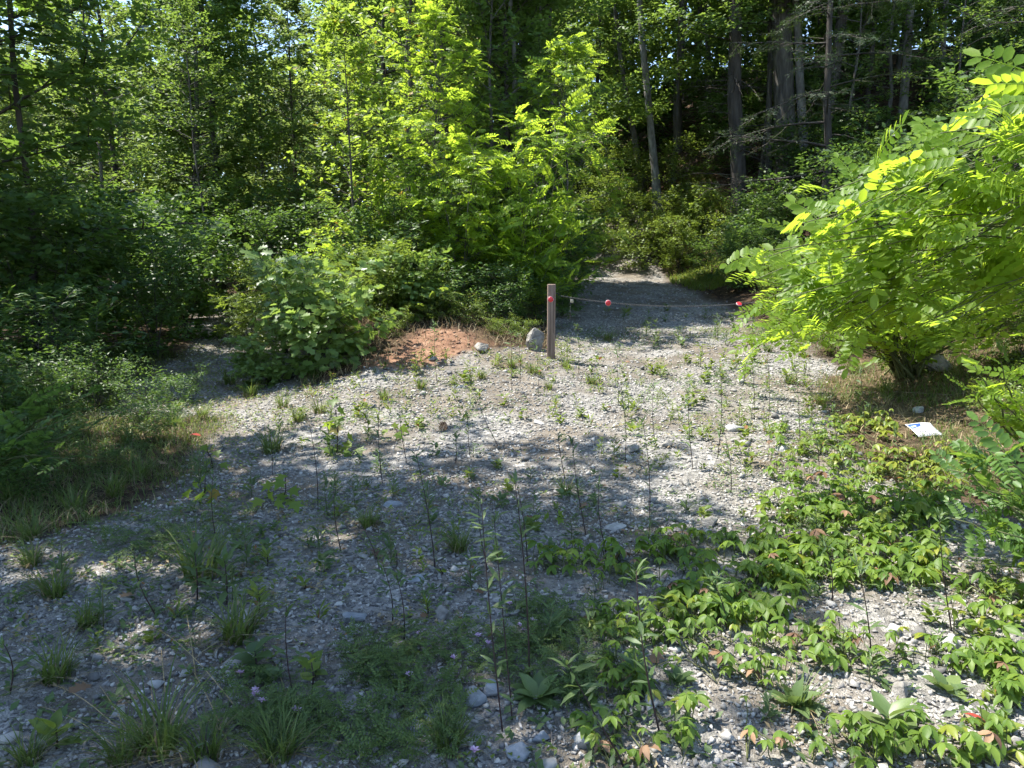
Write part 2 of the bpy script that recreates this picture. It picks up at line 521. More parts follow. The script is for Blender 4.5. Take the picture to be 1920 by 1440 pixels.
def grow(p0, d0, L, nseg, r, wander=.12, drift=0.0):
    pts = [np.asarray(p0, float)]; d = norm(d0)
    for i in range(nseg):
        d = norm(d + r.normal(0, wander, 3) + np.array([0, 0, drift]))
        pts.append(pts[-1] + d * L / nseg)
    return np.array(pts)

def along(pts, s):
    s = np.clip(s, 0, 1) * (len(pts) - 1)
    i = np.minimum(s.astype(int), len(pts) - 2); f = (s - i)[:, None]
    return pts[i] * (1 - f) + pts[i + 1] * f, norm(pts[i + 1] - pts[i])

def leaves_on(pts, k, r, side=.9, jit=.05, s0=.12, out=(0, 0, 0)):
    """leaf attachment points, directions and normals for a twig"""
    s = r.uniform(s0, 1.02, k)
    P, T = along(pts, s)
    up = np.array([0, 0, 1.0])
    sd = norm(np.cross(T, up) + 1e-4) * np.where(np.arange(k) % 2, 1, -1)[:, None]
    D = norm(T * .65 + sd * side + r.normal(0, .28, (k, 3)) + np.array([0, 0, -.12]))
    Nn = norm(up + np.asarray(out) + r.normal(0, .38, (k, 3)))
    return P + D * .02 + r.normal(0, jit, (k, 3)), D, Nn

def tree_meshes(name, seed, height_, r0, cb, cr, n1, n2, kleaf, tpl, leaf, mat, bark, lean=(0, 0), shape='round',
                up=(.1, .7), drift=.03, stems=1, jit=.05, wander=.1, lsub=.42, bend=.05, outward=.55):
    r = np.random.default_rng(seed)
    wood = Geo(); lp = []; ld = []; ln = []
    for st in range(stems):
        hh = height_ * (1 if st == 0 else r.uniform(.6, .95))
        ns = 9
        z = np.linspace(0, 1, ns + 1)
        off = np.cumsum(r.normal(0, bend * hh / ns, (ns + 1, 2)), axis=0); off[0] = 0
        if stems > 1:
            a = st * 2.4 + r.uniform(-.4, .4)
            spread = cr * .55 * r.uniform(.5, 1.1)
            off = off + np.outer(z ** 1.2, [math.cos(a) * spread, math.sin(a) * spread])
        tr = np.column_stack([off + np.outer(z, lean), z * hh - .15 * (z == 0)])
        rr = r0 * (1 if stems == 1 else .6)
        tube(wood, tr, rr * (1.25 * np.exp(-8 * z) * .35 + (1 - .88 * z)), 7 if stems == 1 else 5)
        m1 = max(3, n1 // stems)
        for i in range(m1):
            t = cb + (1 - cb) * (i + r.uniform(0, 1)) / m1
            p0, _ = along(tr, np.array([t])); p0 = p0[0]
            u = (t - cb) / (1 - cb)
            prof = {'round': math.sin(math.pi * min(1, .14 + .86 * u)) ** .6, 'cone': 1.05 - .95 * u, 'spread': .55 + .45 * math.sin(math.pi * u * .9),
                    'top': .45 + .55 * math.sin(math.pi * min(1, u * .95 + .05))}[shape]
            L = cr * prof * r.uniform(.7, 1.15) / (1 if stems == 1 else 1.35)
            az = i * 2.39996 + r.uniform(-.5, .5) + st
            el = up[0] + (up[1] - up[0]) * u + r.uniform(-.15, .15)
            d = [math.cos(az) * math.cos(el), math.sin(az) * math.cos(el), math.sin(el)]
            b = grow(p0, d, L, 5, r, wander, drift)
            ov = np.array([math.cos(az), math.sin(az), 0]) * outward
            br = max(.004, rr * .34 * (1 - .6 * t) * (L / max(cr, .1)) + .003)
            tube(wood, b, np.linspace(br, .003, 6), 4, cap=False)
            for j in range(n2):
                s = .22 + .78 * (j + r.uniform(0, 1)) / n2
                q, tq = along(b, np.array([s])); q = q[0]; tq = tq[0]
                sd = norm(np.cross(tq, [0, 0, 1])) * (1 if j % 2 else -1)
                l2 = L * lsub * (1.1 - .6 * s) * r.uniform(.7, 1.2) + .12
                w = grow(q, tq * .7 + sd * .9 + r.normal(0, .25, 3), l2, 3, r, wander, drift * .6)
                tube(wood, w, np.linspace(br * .4 + .001, .0015, 4), 3, cap=False)
                P, D, Q = leaves_on(w, kleaf, r, jit=jit, out=ov)
                lp.append(P); ld.append(D); ln.append(Q)
            P, D, Q = leaves_on(b[3:], max(2, kleaf // 2), r, jit=jit, out=ov)
            lp.append(P); ld.append(D); ln.append(Q)
    P = np.concatenate(lp); D = np.concatenate(ld); Q = np.concatenate(ln)
    S = leaf * r.uniform(.65, 1.2, len(P))
    tps = tpl if isinstance(tpl, list) else [tpl]
    g = Geo()
    for k, tp in enumerate(tps):
        sel = np.arange(len(P)) % len(tps) == k
        g.add(*place(tp, P[sel], D[sel], Q[sel], S[sel]))
    return wood.mesh(name + '_wood', M[bark], True), g.mesh(name + '_leaves', M[mat])

def put_tree(name, pair, loc, label, cat='tree', group=None, rz=0.0, scale=1.0, crown='crown', mat=None, tilt=0.0):
    t = thing(name, loc, label, cat, group, rz, scale)
    t.rotation_euler = (tilt * math.sin(rz), tilt * math.cos(rz), rz)
    obj('trunk' if cat == 'tree' else 'stems', pair[0], t)
    c = obj(crown if cat == 'tree' else 'foliage', pair[1], t)
    if mat is not None:
        c.material_slots[0].link = 'OBJECT'; c.material_slots[0].material = M[mat]
    return t

# ------------------------------------------------------------------ ground sheet
def axis(lo, hi, fine_lo, fine_hi, step, grow_=1.16):
    a = list(np.arange(fine_lo, fine_hi + 1e-6, step))
    s = step; v = a[-1]
    while v < hi:
        s *= grow_; v += s; a.append(v)
    s = step; v = a[0]
    while v > lo:
        s *= grow_; v -= s; a.insert(0, v)
    return np.array(a)

gx = axis(-400, 400, -6, 7, .09); gy = axis(-60, 600, 1.2, 13, .09)
GX, GY = np.meshgrid(gx, gy)
GZ = height(GX, GY)
nx, ny = len(gx), len(gy)
ii = (np.arange(ny - 1)[:, None] * nx + np.arange(nx - 1)[None]).ravel()
ground_me = Geo().add(np.stack([GX.ravel(), GY.ravel(), GZ.ravel()], -1), np.stack([ii, ii + 1, ii + 1 + nx, ii + nx], -1)).mesh('ground', None, True)
for nm, fn in (('gravel', gravel_mask), ('clay', clay_mask), ('straw', straw_mask)):
    at = ground_me.attributes.new(nm, 'FLOAT', 'POINT')
    at.data.foreach_set('value', fn(GX, GY).ravel().astype(np.float32))

def ground_material():
    m, nt, out = new_mat('ground')
    tex = N(nt, 'ShaderNodeTexCoord')
    def noise(scale, detail=5):
        n = N(nt, 'ShaderNodeTexNoise'); n.inputs['Scale'].default_value = scale; n.inputs['Detail'].default_value = detail
        nt.links.new(tex.outputs['Object'], n.inputs['Vector']); return n
    def attr(a):
        n = N(nt, 'ShaderNodeAttribute'); n.attribute_name = a; return n
    vor = N(nt, 'ShaderNodeTexVoronoi'); vor.inputs['Scale'].default_value = 34
    nt.links.new(tex.outputs['Object'], vor.inputs['Vector'])
    sep = N(nt, 'ShaderNodeSeparateColor'); nt.links.new(vor.outputs['Color'], sep.inputs[0])
    litter = ramp(nt, [(.3, (.020, .014, .009)), (.5, (.055, .036, .022)), (.7, (.12, .08, .048))], noise(9, 8).outputs[0])
    grit = ramp(nt, [(.1, (.12, .115, .105)), (.5, (.21, .20, .182)), (.9, (.32, .305, .278))], sep.outputs[0])
    dirt = ramp(nt, [(.3, (.085, .070, .052)), (.7, (.21, .178, .138))], noise(3, 8).outputs[0])
    clay = ramp(nt, [(.3, (.12, .066, .042)), (.5, (.22, .122, .075)), (.72, (.32, .20, .13))], noise(6, 8).outputs[0])
    straw = ramp(nt, [(.3, (.055, .04, .025)), (.7, (.17, .125, .075))], noise(14, 8).outputs[0])
    def mix(f, a, b):
        x = N(nt, 'ShaderNodeMix', data_type='RGBA'); 
        if hasattr(f, 'is_linked') or not isinstance(f, float):
            nt.links.new(f, x.inputs[0])
        else:
            x.inputs[0].default_value = f
        nt.links.new(a, x.inputs[6]); nt.links.new(b, x.inputs[7]); return x.outputs[2]
    nf = ramp(nt, [(.42, (0, 0, 0)), (.6, (.9, .9, .9))], noise(1.3, 4).outputs[0])
    g = mix(nf.outputs[0], grit.outputs[0], dirt.outputs[0])
    c = mix(attr('straw').outputs['Fac'], litter.outputs[0], straw.outputs[0])
    c = mix(attr('gravel').outputs['Fac'], c, g)
    c = mix(attr('clay').outputs['Fac'], c, clay.outputs[0])
    b = N(nt, 'ShaderNodeBsdfPrincipled')
    b.inputs['Roughness'].default_value = .95; b.inputs['Specular IOR Level'].default_value = .15
    nt.links.new(c, b.inputs['Base Color'])
    bp = N(nt, 'ShaderNodeBump'); bp.inputs['Strength'].default_value = .55; bp.inputs['Distance'].default_value = .02
    vor2 = N(nt, 'ShaderNodeTexVoronoi'); vor2.inputs['Scale'].default_value = 110
    nt.links.new(tex.outputs['Object'], vor2.inputs['Vector'])
    ad0 = N(nt, 'ShaderNodeMath', operation='ADD')
    nt.links.new(vor.outputs['Distance'], ad0.inputs[0]); nt.links.new(vor2.outputs['Distance'], ad0.inputs[1])
    ad = N(nt, 'ShaderNodeMath', operation='ADD')
    nt.links.new(ad0.outputs[0], ad.inputs[0]); nt.links.new(noise(25, 6).outputs[0], ad.inputs[1])
    nt.links.new(ad.outputs[0], bp.inputs['Height']); nt.links.new(bp.outputs[0], b.inputs['Normal'])
    nt.links.new(b.outputs[0], out.inputs[0])
    return m
ground_me.materials.append(ground_material())
ground = tag(obj('ground', ground_me), 'stony ground sloping up into the wood', None, None, 'structure')

# ------------------------------------------------------------------ gravel
def hull_tpl(seed, n=11, flat=(1, 1, .55)):
    r = np.random.default_rng(seed)
    bm = bmesh.new()
    for p in norm(r.normal(0, 1, (n, 3))) * r.uniform(.72, 1.1, (n, 1)) * np.array(flat):
        bm.verts.new(p)
    res = bmesh.ops.convex_hull(bm, input=list(bm.verts))
    bmesh.ops.delete(bm, geom=[v for v in bm.verts if not v.link_faces], context='VERTS')
    bmesh.ops.triangulate(bm, faces=list(bm.faces))
    bmesh.ops.recalc_face_normals(bm, faces=list(bm.faces))
    bm.verts.index_update()
    V = np.array([v.co[:] for v in bm.verts]); F = np.array([[v.index for v in f.verts] for f in bm.faces])
    bm.free()
    return V, [F]
STONES = [hull_tpl(100 + k, 8 + k % 4, (1, .62 + .05 * (k % 5), .42 + .04 * (k % 6))) for k in range(14)]

def seen(x, y, margin=1.12):
    return (np.abs(x) / np.maximum(y, .1) < .675 * margin + .25 / np.maximum(y, .1)) & (y > 1.9)

def scatter(n, x0, x1, y0, y1, mask, seed):
    r = np.random.default_rng(seed)
    x = r.uniform(x0, x1, n); y = r.uniform(y0, y1, n)
    k = seen(x, y) & (r.uniform(0, 1, n) < mask(x, y))
    x, y = x[k], y[k]
    return np.column_stack([x, y, height(x, y)]), r

gravel = Geo()
big = []
for (y0, y1, dens, smin, smax, seed) in ((1.9, 3.6, 3600, .0045, .021, 1), (3.6, 5.5, 2300, .006, .023, 2), (5.5, 8.5, 1000, .009, .026, 3), (8.5, 13.5, 360, .012, .032, 4), (13.5, 20, 70, .02, .04, 5)):
    xw = .8 * y1
    P, r = scatter(int(dens * 2 * xw * (y1 - y0)), -xw, xw, y0, y1, lambda x, y: gravel_mask(x, y) * (.42 + .58 * sstep(-.4, .25, lumps(x, y, 2.2, 91) + .5 * lumps(x, y, 8, 92))), seed)
    S = smin + (smax - smin) * r.uniform(0, 1, len(P)) ** 2.6
    q = r.integers(0, len(STONES), len(P))
    az = r.uniform(0, 6.28, len(P))
    D = np.column_stack([np.cos(az), np.sin(az), r.normal(0, .25, len(P))])
    Nn = np.column_stack([r.normal(0, .3, len(P)), r.normal(0, .3, len(P)), np.ones(len(P))])
    P[:, 2] += S * .22
    for k in range(len(STONES)):
        s = q == k
        if s.any():
            gravel.add(*place(STONES[k], P[s], D[s], Nn[s], S[s]))
gravel_o = obj('gravel', gravel.mesh('gravel', M['stone']), ground)
tag(gravel_o, 'crushed grey gravel strewn over the drive and path', None, None, 'stuff')

# larger single stones lying in the gravel
stone_me = [tpl_mesh('stone', hull_tpl(300 + k, 11 + k % 4, (1, .75, .45 + .06 * (k % 4))), M['stone']) for k in range(10)]
r = np.random.default_rng(55)
cand, _ = scatter(9000, -5, 5, 2.0, 9.5, gravel_mask, 56)
wgt = 1 / cand[:, 1] ** 1.6
sel = r.choice(len(cand), 290, replace=False, p=wgt / wgt.sum())
for i in sel:
    s = r.uniform(.02, .036) * (1 + .04 * cand[i][1]) * (1.5 if r.uniform() < .12 else 1)
    o = obj('stone', stone_me[r.integers(0, 10)], ground, cand[i] + np.array([0, 0, s * .25]), (r.normal(0, .2), r.normal(0, .2), r.uniform(0, 6.28)), s)

# ------------------------------------------------------------------ gate post, chain, sign
def box(geo, x0, x1, y0, y1, z0, z1):
    V = A([x0, y0, z0], [x1, y0, z0], [x1, y1, z0], [x0, y1, z0], [x0, y0, z1], [x1, y0, z1], [x1, y1, z1], [x0, y1, z1])
    geo.add(V, np.array([[3, 2, 1, 0], [4, 5, 6, 7], [0, 1, 5, 4], [1, 2, 6, 5], [2, 3, 7, 6], [3, 0, 4, 7]]))

def bevel_mesh(geo, name, mat, w=.006):
    me = geo.mesh(name, mat)
    bm = bmesh.new(); bm.from_mesh(me)
    bmesh.ops.recalc_face_normals(bm, faces=list(bm.faces))
    bmesh.ops.bevel(bm, geom=list(bm.edges), offset=w, segments=2, affect='EDGES', profile=.6)
    bm.to_mesh(me); bm.free()
    return me

def disc(geo, c, rad, thick, n=20, axis_y=True, dome=0.0):
    ang = np.arange(n) * 2 * math.pi / n
    rings = [(rad * .97, 0), (rad, -.2 * thick), (rad, -.8 * thick), (rad * .9, -thick), (rad * .45, -thick - dome), (.001, -thick - dome * 1.2)]
    V = np.array([[c[0] + r_ * math.cos(a), c[1] + d_, c[2] + r_ * math.sin(a)] for r_, d_ in rings for a in ang])
    F = [[i * n + j, i * n + (j + 1) % n, (i + 1) * n + (j + 1) % n, (i + 1) * n + j] for i in range(len(rings) - 1) for j in range(n)]
    geo.add(V, np.array(F))

def reflector(parent, loc, rot=(0, 0, 0), name='reflector', s=.78):
    g = Geo(); disc(g, (0, 0, 0), .047 * s, .008, 24)
    rim = obj(name, g.mesh('reflector_rim', M['white_plastic'], False), parent, loc, rot)
    g = Geo(); disc(g, (0, -.0085, 0), .041 * s, .006, 24, dome=.003)
    obj('lens', g.mesh('reflector_lens', M['red_plastic'], False), rim)
    return rim

POST = at_ground(1033, 672)
post_h = at_depth(1033, 533, POST[1])[2] - POST[2]
post = thing('gate_post', POST, 'weathered square timber post with a red reflector, holding the chain beside the boulder', 'post')
def timber(h, seed):
    r = np.random.default_rng(seed)
    g = Geo(); box(g, -.048, .048, -.048, .048, -.25, h)
    me = bevel_mesh(g, 'timber', M['wood'], .007)
    return me
obj('timber', timber(post_h, 1), post)
for dx, z0, z1 in ((-.018, .1, .95), (.022, .35, 1.0)):      # drying cracks along the grain
    g = Geo(); box(g, dx, dx + .004, -.0495, -.046, z0 * post_h, z1 * post_h - .02)
    obj('crack', g.mesh('crack', M['stem']), post)
zr = at_depth(1031, 561, POST[1])[2] - POST[2]
reflector(post, (-.012, -.049, zr))
g = Geo(); tube(g, [[.048, 0, zr + .07], [.075, 0, zr + .07], [.088, 0, zr + .055], [.082, 0, zr + .04]], .004, 6)
obj('hook', g.mesh('hook', M['chain'], True), post)

END = at_depth(1585, 536, POST[1] + .35)
end_base = np.array([END[0], END[1], H(END[0], END[1])])
post2 = thing('gate_post', end_base, 'second timber post at the right end of the chain, half buried in locust leaves', 'post')
obj('timber', timber(END[2] - end_base[2] + .08, 2), post2)

A0 = np.array([POST[0] + .085, POST[1], POST[2] + zr + .045]); A1 = END.copy()
mid = at_depth(1255, 574, POST[1] + .15)
sag = (A0[2] + A1[2]) / 2 - mid[2]
chain = thing('barrier_chain', A0, 'sagging galvanised steel chain with red reflectors strung across the drive', 'chain')
def chain_pt(t):
    t = np.asarray(t, float)[..., None]
    p = A0 + (A1 - A0) * t
    return p - np.array([0, 0, 1.0]) * (4 * sag * t * (1 - t)) - A0
def links_mesh(P, name):
    g = Geo()
    for i in range(len(P) - 1):
        a, b = P[i], P[i + 1]; d = norm(b - a); c = (a + b) / 2; L = np.linalg.norm(b - a)
        u = norm(np.cross(d, [0, 0.3, 1.0])); w = np.cross(d, u)
        s = (u + w) / 1.414 if i % 2 else (u - w) / 1.414
        ang = np.linspace(0, 2 * math.pi, 10)
        ring = c + np.outer(np.cos(ang) * L * .72, d) + np.outer(np.sin(ang) * .0075, s)
        tube(g, ring, .0023, 4, cap=False)
    return g.mesh(name, M['chain'], True)
tt = np.linspace(0, 1, 150)
obj('links', links_mesh(chain_pt(tt), 'links'), chain)
for px in (1140, 1385):
    best = min(np.linspace(0, 1, 400), key=lambda t: abs(to_px(chain_pt(t) + A0)[0] - px))
    c = chain_pt(best)
    reflector(chain, (c[0], c[1] - .02, c[2] - .004), (0, 0, 0) if px < 1300 else (math.radians(-58), math.radians(12), 0))
t_l = .045
c = chain_pt(t_l)
lock = Geo(); box(lock, c[0] - .018, c[0] + .018, c[1] - .028, c[1] - .012, c[2] - .06, c[2] - .02)
lock_o = obj('padlock', bevel_mesh(lock, 'padlock', M['brass'], .004), chain)
g = Geo(); a_ = np.linspace(0, math.pi, 9)
tube(g, np.column_stack([c[0] + .012 * np.cos(a_), np.full(9, c[1] - .02), c[2] - .022 + .026 * np.sin(a_)]), .0032, 5, cap=False)
obj('shackle', g.mesh('shackle', M['chain'], True), lock_o)
hang = np.column_stack([np.full(11, c[0] - .016), np.full(11, c[1] - .01), c[2] - .012 - np.arange(11) * .024])
obj('loose_end', links_mesh(hang, 'loose_links'), chain)

SG = at_ground(1733, 818)
sign = thing('fallen_sign', SG + np.array([0, 0, .055]), 'white and blue printed sign lying flat among the creeper leaves', 'sign', rz=.22, scale=.52)
sign.rotation_euler = (math.radians(24), math.radians(4), .3)
g = Geo()
xs = np.linspace(-.25, .25, 11); ys = np.linspace(-.17, .17, 7)
SX, SY = np.meshgrid(xs, ys)
warp = lambda x, y: .012 * np.sin(x * 9 + 1) + .03 * (x / .25) * (y / .17) ** 2 * .4
SZ = warp(SX, SY)
top = np.column_stack([SX.ravel(), SY.ravel(), SZ.ravel()]); bot = top - np.array([0, 0, .005])
i_ = (np.arange(6)[:, None] * 11 + np.arange(10)[None]).ravel()
q_ = np.stack([i_, i_ + 1, i_ + 12, i_ + 11], -1)
edge = [k for k in range(11)] + [11 * k + 10 for k in range(1, 7)] + [66 + k for k in range(9, -1, -1)] + [11 * k for k in range(5, 0, -1)]
side = np.array([[edge[k], edge[(k + 1) % len(edge)], edge[(k + 1) % len(edge)] + 77, edge[k] + 77] for k in range(len(edge))])
g.add(np.vstack([top, bot]), [q_, q_[:, ::-1] + 77, side[:, ::-1]])
obj('board', g.mesh('board', M['sign_white']), sign)
def print_patch(name, pts, mat, lift, parent=sign):
    """flat print that follows the board's warp"""
    pts = np.array(pts, float)
    u = np.linspace(0, 1, 7); v = np.linspace(0, 1, 3)
    U, Vv = np.meshgrid(u, v); U = U.ravel()[:, None]; Vv = Vv.ravel()[:, None]
    P = (pts[0] * (1 - U) + pts[1] * U) * (1 - Vv) + (pts[3] * (1 - U) + pts[2] * U) * Vv
    z = warp(P[:, 0], P[:, 1]) + lift
    k = (np.arange(2)[:, None] * 7 + np.arange(6)[None]).ravel()
    return obj(name, Geo().add(np.column_stack([P, z]), np.stack([k, k + 1, k + 8, k + 7], -1)).mesh(name, mat), parent)
panel = print_patch('blue_panel', [[-.235, .03], [-.02, .085], [.03, .155], [-.235, .155]], M['sign_blue'], .002)
print_patch('pale_patch', [[-.21, .055], [-.10, .083], [-.10, .115], [-.21, .10]], M['sign_pale'], .004)
rr = np.random.default_rng(3)
for row, (y0, hgt, n) in enumerate(((.0, .075, 6), (-.085, .06, 7), (-.15, .045, 8))):   # rows of dark lettering, too blurred to read
    x = -.21 + .02 * row
    for k in range(n):
        w = rr.uniform(.016, .03)
        lean_ = .012
        kind = rr.integers(0, 3)
        segs = [[(0, 0), (w * .42, 0), (w * .42 + lean_, hgt), (lean_, hgt)]]
        if kind == 0: segs.append([(w * .3, hgt * .05), (w, hgt * .05), (w, hgt * .25), (w * .3, hgt * .25)])
        if kind == 1: segs.append([(w * .72, 0), (w, 0), (w + lean_, hgt), (w * .72 + lean_, hgt)]); 
        if kind >= 1: segs.append([(w * .3, hgt * .42), (w, hgt * .42), (w, hgt * .58), (w * .3, hgt * .58)])
        gg = Geo()
        for s in segs:
            p = np.array(s) + np.array([x, y0 + .0 * k])
            gg.add(np.column_stack([p, warp(p[:, 0], p[:, 1]) + .0035]), np.array([[0, 1, 2, 3]]))
        obj('letter', gg.mesh('letter', M['ink']), sign)
        x += w + .02
        if x > .2: break

# ------------------------------------------------------------------ rocks
def rock_mesh(seed, size, mat, cuts=9, sub=2):
    """angular broken rock: hull of a few random points, edges worn, faces roughened"""
    r = np.random.default_rng(seed)
    V, F = hull_tpl(seed, 13 + seed % 5, (1, 1, 1))
    bm = bmesh.new()
    vs = [bm.verts.new(Vector((v[0] * size[0], v[1] * size[1], v[2] * size[2]))) for v in V]
    for f in F[0]:
        bm.faces.new([vs[k] for k in f])
    bmesh.ops.dissolve_limit(bm, angle_limit=.35, verts=list(bm.verts), edges=list(bm.edges))
    bmesh.ops.bevel(bm, geom=list(bm.edges), offset=min(size) * .09, segments=1, affect='EDGES')
    bmesh.ops.triangulate(bm, faces=list(bm.faces))
    if sub > 1:
        bmesh.ops.subdivide_edges(bm, edges=list(bm.edges), cuts=2, use_grid_fill=True)
        bm.normal_update()
        for v in bm.verts:
            v.co += v.normal * float(r.normal(0, min(size) * .018))
    me = bpy.data.meshes.new('rock'); bm.to_mesh(me); bm.free()
    me.materials.append(M[mat])
    return me
ROCKS = [  # px, py of the base middle, half sizes, material, label
    (1003, 655, (.17, .15, .21), 'rock', 'pale boulder leaning beside the gate post'),
    (903, 656, (.16, .12, .07), 'rock', 'low brown boulder half buried in the red clay mound'),
    (1762, 690, (.24, .2, .16), 'rock', 'grey boulder in the bank under the locust branches'),
    (1720, 772, (.085, .07, .055), 'pale_rock', 'white angular rock on the straw above the fallen sign'),
    (1152, 992, (.085, .07, .022), 'pale_rock', 'flat white triangular stone lying in the shade line'),
    (1160, 1052, (.05, .04, .045), 'blue_rock', 'small blue grey rock just below the flat white stone'),
    (1330, 985, (.075, .055, .04), 'rock', 'tan wedge shaped rock in the sun above the creeper'),
    (1378, 808, (.10, .07, .05), 'pale_rock', 'pale block of rock at the right edge of the sunny gravel'),
    (1186, 846, (.085, .06, .045), 'rock', 'broad pale stone in the sunny gravel before the chain'),
    (1250, 838, (.05, .045, .05), 'rock', 'round pinkish stone beside a seedling in the sunny gravel'),
    (1290, 908, (.06, .05, .045), 'rock', 'dark sided stone sitting in the middle of the sunny gravel'),
    (660, 1168, (.075, .055, .045), 'blue_rock', 'slate blue rock left of centre in the shaded gravel'),
    (655, 1195, (.03, .025, .02), 'blue_rock', 'little slate stone touching the front of the slate blue rock'),
    (780, 1090, (.05, .04, .03), 'blue_rock', 'grey slab lying between dark stems in the shade'),
    (830, 1158, (.05, .05, .04), 'rock', 'rounded stone left of the vetch in the shaded gravel'),
    (885, 1315, (.06, .05, .05), 'blue_rock', 'blue grey rock left of the two tall dark stems'),
    (922, 1300, (.045, .04, .04), 'blue_rock', 'blue grey rock touching the two tall dark stems'),
    (790, 1370, (.075, .05, .03), 'blue_rock', 'flat slate at the bottom among the grass'),
    (1098, 1398, (.05, .045, .045), 'pale_rock', 'pale bluish rock at the bottom beside the dark creeper'),
    (970, 1418, (.045, .045, .035), 'blue_rock', 'grey cube of rock at the bottom edge'),
    (1010, 1390, (.038, .034, .032), 'blue_rock', 'dark blue stone below the bright rosette'),
    (1220, 1330, (.05, .035, .05), 'blue_rock', 'upright blue rock beside the thick dark stem'),
    (1338, 1143, (.045, .04, .035), 'pale_rock', 'white lump of rock between the creeper leaves'),
    (1315, 1158, (.032, .03, .025), 'pale_rock', 'smaller white stone beside the white lump'),
    (1783, 1218, (.06, .045, .05), 'pale_rock', 'white rock with a dark cleft in the sunny corner'),
    (1682, 1190, (.05, .03, .035), 'pale_rock', 'pointed white stone in the sunny patch at right'),
    (1690, 1300, (.09, .04, .035), 'rock', 'long grey ridge of rock low in the right corner'),
    (1465, 845, (.07, .05, .04), 'pale_rock', 'pale rock at the top left of the creeper'),
    (1478, 1160, (.035, .03, .03), 'pale_rock', 'round white pebble below the creeper edge'),
    (855, 840, (.10, .07, .035), 'rock', 'flat outcrop of stones in the middle of the gravel'),
    (800, 872, (.075, .06, .03), 'rock', 'flat pale stone below the leaning maple sprout'),
    (735, 950, (.07, .05, .035), 'blue_rock', 'bluish slab in the shade right of the white leaved stem'),
    (560, 700, (.07, .05, .03), 'rock', 'stone at the foot of the glossy oak bush'),
    (860, 727, (.09, .04, .03), 'pale_rock', 'light grey slab at the foot of the clay slope'),
    (1010, 795, (.07, .05, .035), 'pale_rock', 'pale stone on sunny gravel in front of the gate post'),
]
for k, (px, py, sz, mt, lb) in enumerate(ROCKS):
    p = at_ground(px, py)
    o = obj('rock', rock_mesh(700 + k, sz, mt, 10, 2 if max(sz) > .12 else 1), None, p + np.array([0, 0, sz[2] * .35]), (0, 0, (k * 1.7) % 3.1))
    tag(o, lb, 'rock', 'rocks lying about the drive')
r = np.random.default_rng(60)
for px, py, w in ((870, 690, 1),):      # loose clods and cracks on the clay slope
    P = np.column_stack([r.normal(-.95, .5, 500), r.normal(9.6, .42, 500)])
    P = P[clay_mask(P[:, 0], P[:, 1]) > .4]
    P = np.column_stack([P, height(P[:, 0], P[:, 1])])
    S = .012 + .035 * r.uniform(0, 1, len(P)) ** 3
    g = Geo()
    for k in range(6):
        s = np.arange(len(P)) % 6 == k
        g.add(*place(STONES[k], P[s], r.normal(0, 1, (s.sum(), 3)) * [1, 1, .2], np.column_stack([r.normal(0, .3, s.sum()), r.normal(0, .3, s.sum()), np.ones(s.sum())]), S[s]))
    tag(obj('clay_clods', g.mesh('clay_clods', M['clay_clod']), ground), 'crumbling orange clay clods on the mound slope', None, None, 'stuff')

# ------------------------------------------------------------------ trees
FR = [frond_tpl(k, 6 + k % 3, .24, T_ROUND) for k in range(4)]
oakA = tree_meshes('oak', 31, 8.2, .11, .17, 3.0, 42, 8, 24, T_OAK, .155, 'oak', 'bark_dark', (.2, -.2), 'cone', (.0, .8), .03, jit=.07)
oakB = tree_meshes('oak', 32, 10.0, .14, .42, 2.9, 40, 9, 24, T_OAK, .165, 'oak', 'bark_dark', (.9, .5), 'round', (.0, .8), .03, jit=.06)
maple = tree_meshes('maple', 33, 8.2, .06, .08, 1.45, 44, 6, 16, [T_MAPLE, T_OVATE], .13, 'maple', 'bark', (.1, 0), 'round', (.2, .9), .05, jit=.04)
maple2 = tree_meshes('maple', 34, 7.4, .05, .12, 1.6, 36, 6, 16, [T_MAPLE, T_SIMPLE], .13, 'maple', 'bark', (.1, 0), 'round', (.2, .9), .05, jit=.04)
loc1 = tree_meshes('locust', 35, 6.2, .045, .10, 1.5, 36, 5, 5, FR, .27, 'locust', 'bark', (0, 0), 'round', (.35, .9), .03, jit=.03)
loc2 = tree_meshes('locust', 36, 3.3, .03, .12, 1.25, 26, 5, 5, FR, .28, 'locust', 'bark', (0, 0), 'spread', (.2, .9), .02, jit=.03, stems=3)
FOR = [tree_meshes('forest', 40 + k, 12.5 + k % 3, .12 + .02 * (k % 3), .10 + .03 * k, 2.7, 46, 8, 34, T_SIMPLE, .175, 'forest', 'bark_dark', (0, 0), 'round', (.05, .8), .02, jit=.07) for k in range(4)]
HIGH = [tree_meshes('high', 50 + k, 15 + k, .12, .36, 3.4, 44, 9, 38, T_SIMPLE, .17, 'forest', 'bark', (0, 0), 'top', (.0, .7), .02, jit=.09) for k in range(3)]
THIN = [tree_meshes('thin', 55 + k, 9.5 + k, .055, .22, 1.7, 30, 6, 22, T_SIMPLE, .12, 'forest', 'bark', (.2, 0), 'round', (.15, .8), .02, jit=.07) for k in range(3)]
HEM = tree_meshes('hemlock', 60, 11, .11, .12, 2.9, 46, 12, 44, T_NEEDLE, .075, 'needle', 'bark_dark', (0, 0), 'cone', (-.15, .35), -.05, jit=.03, lsub=.36)
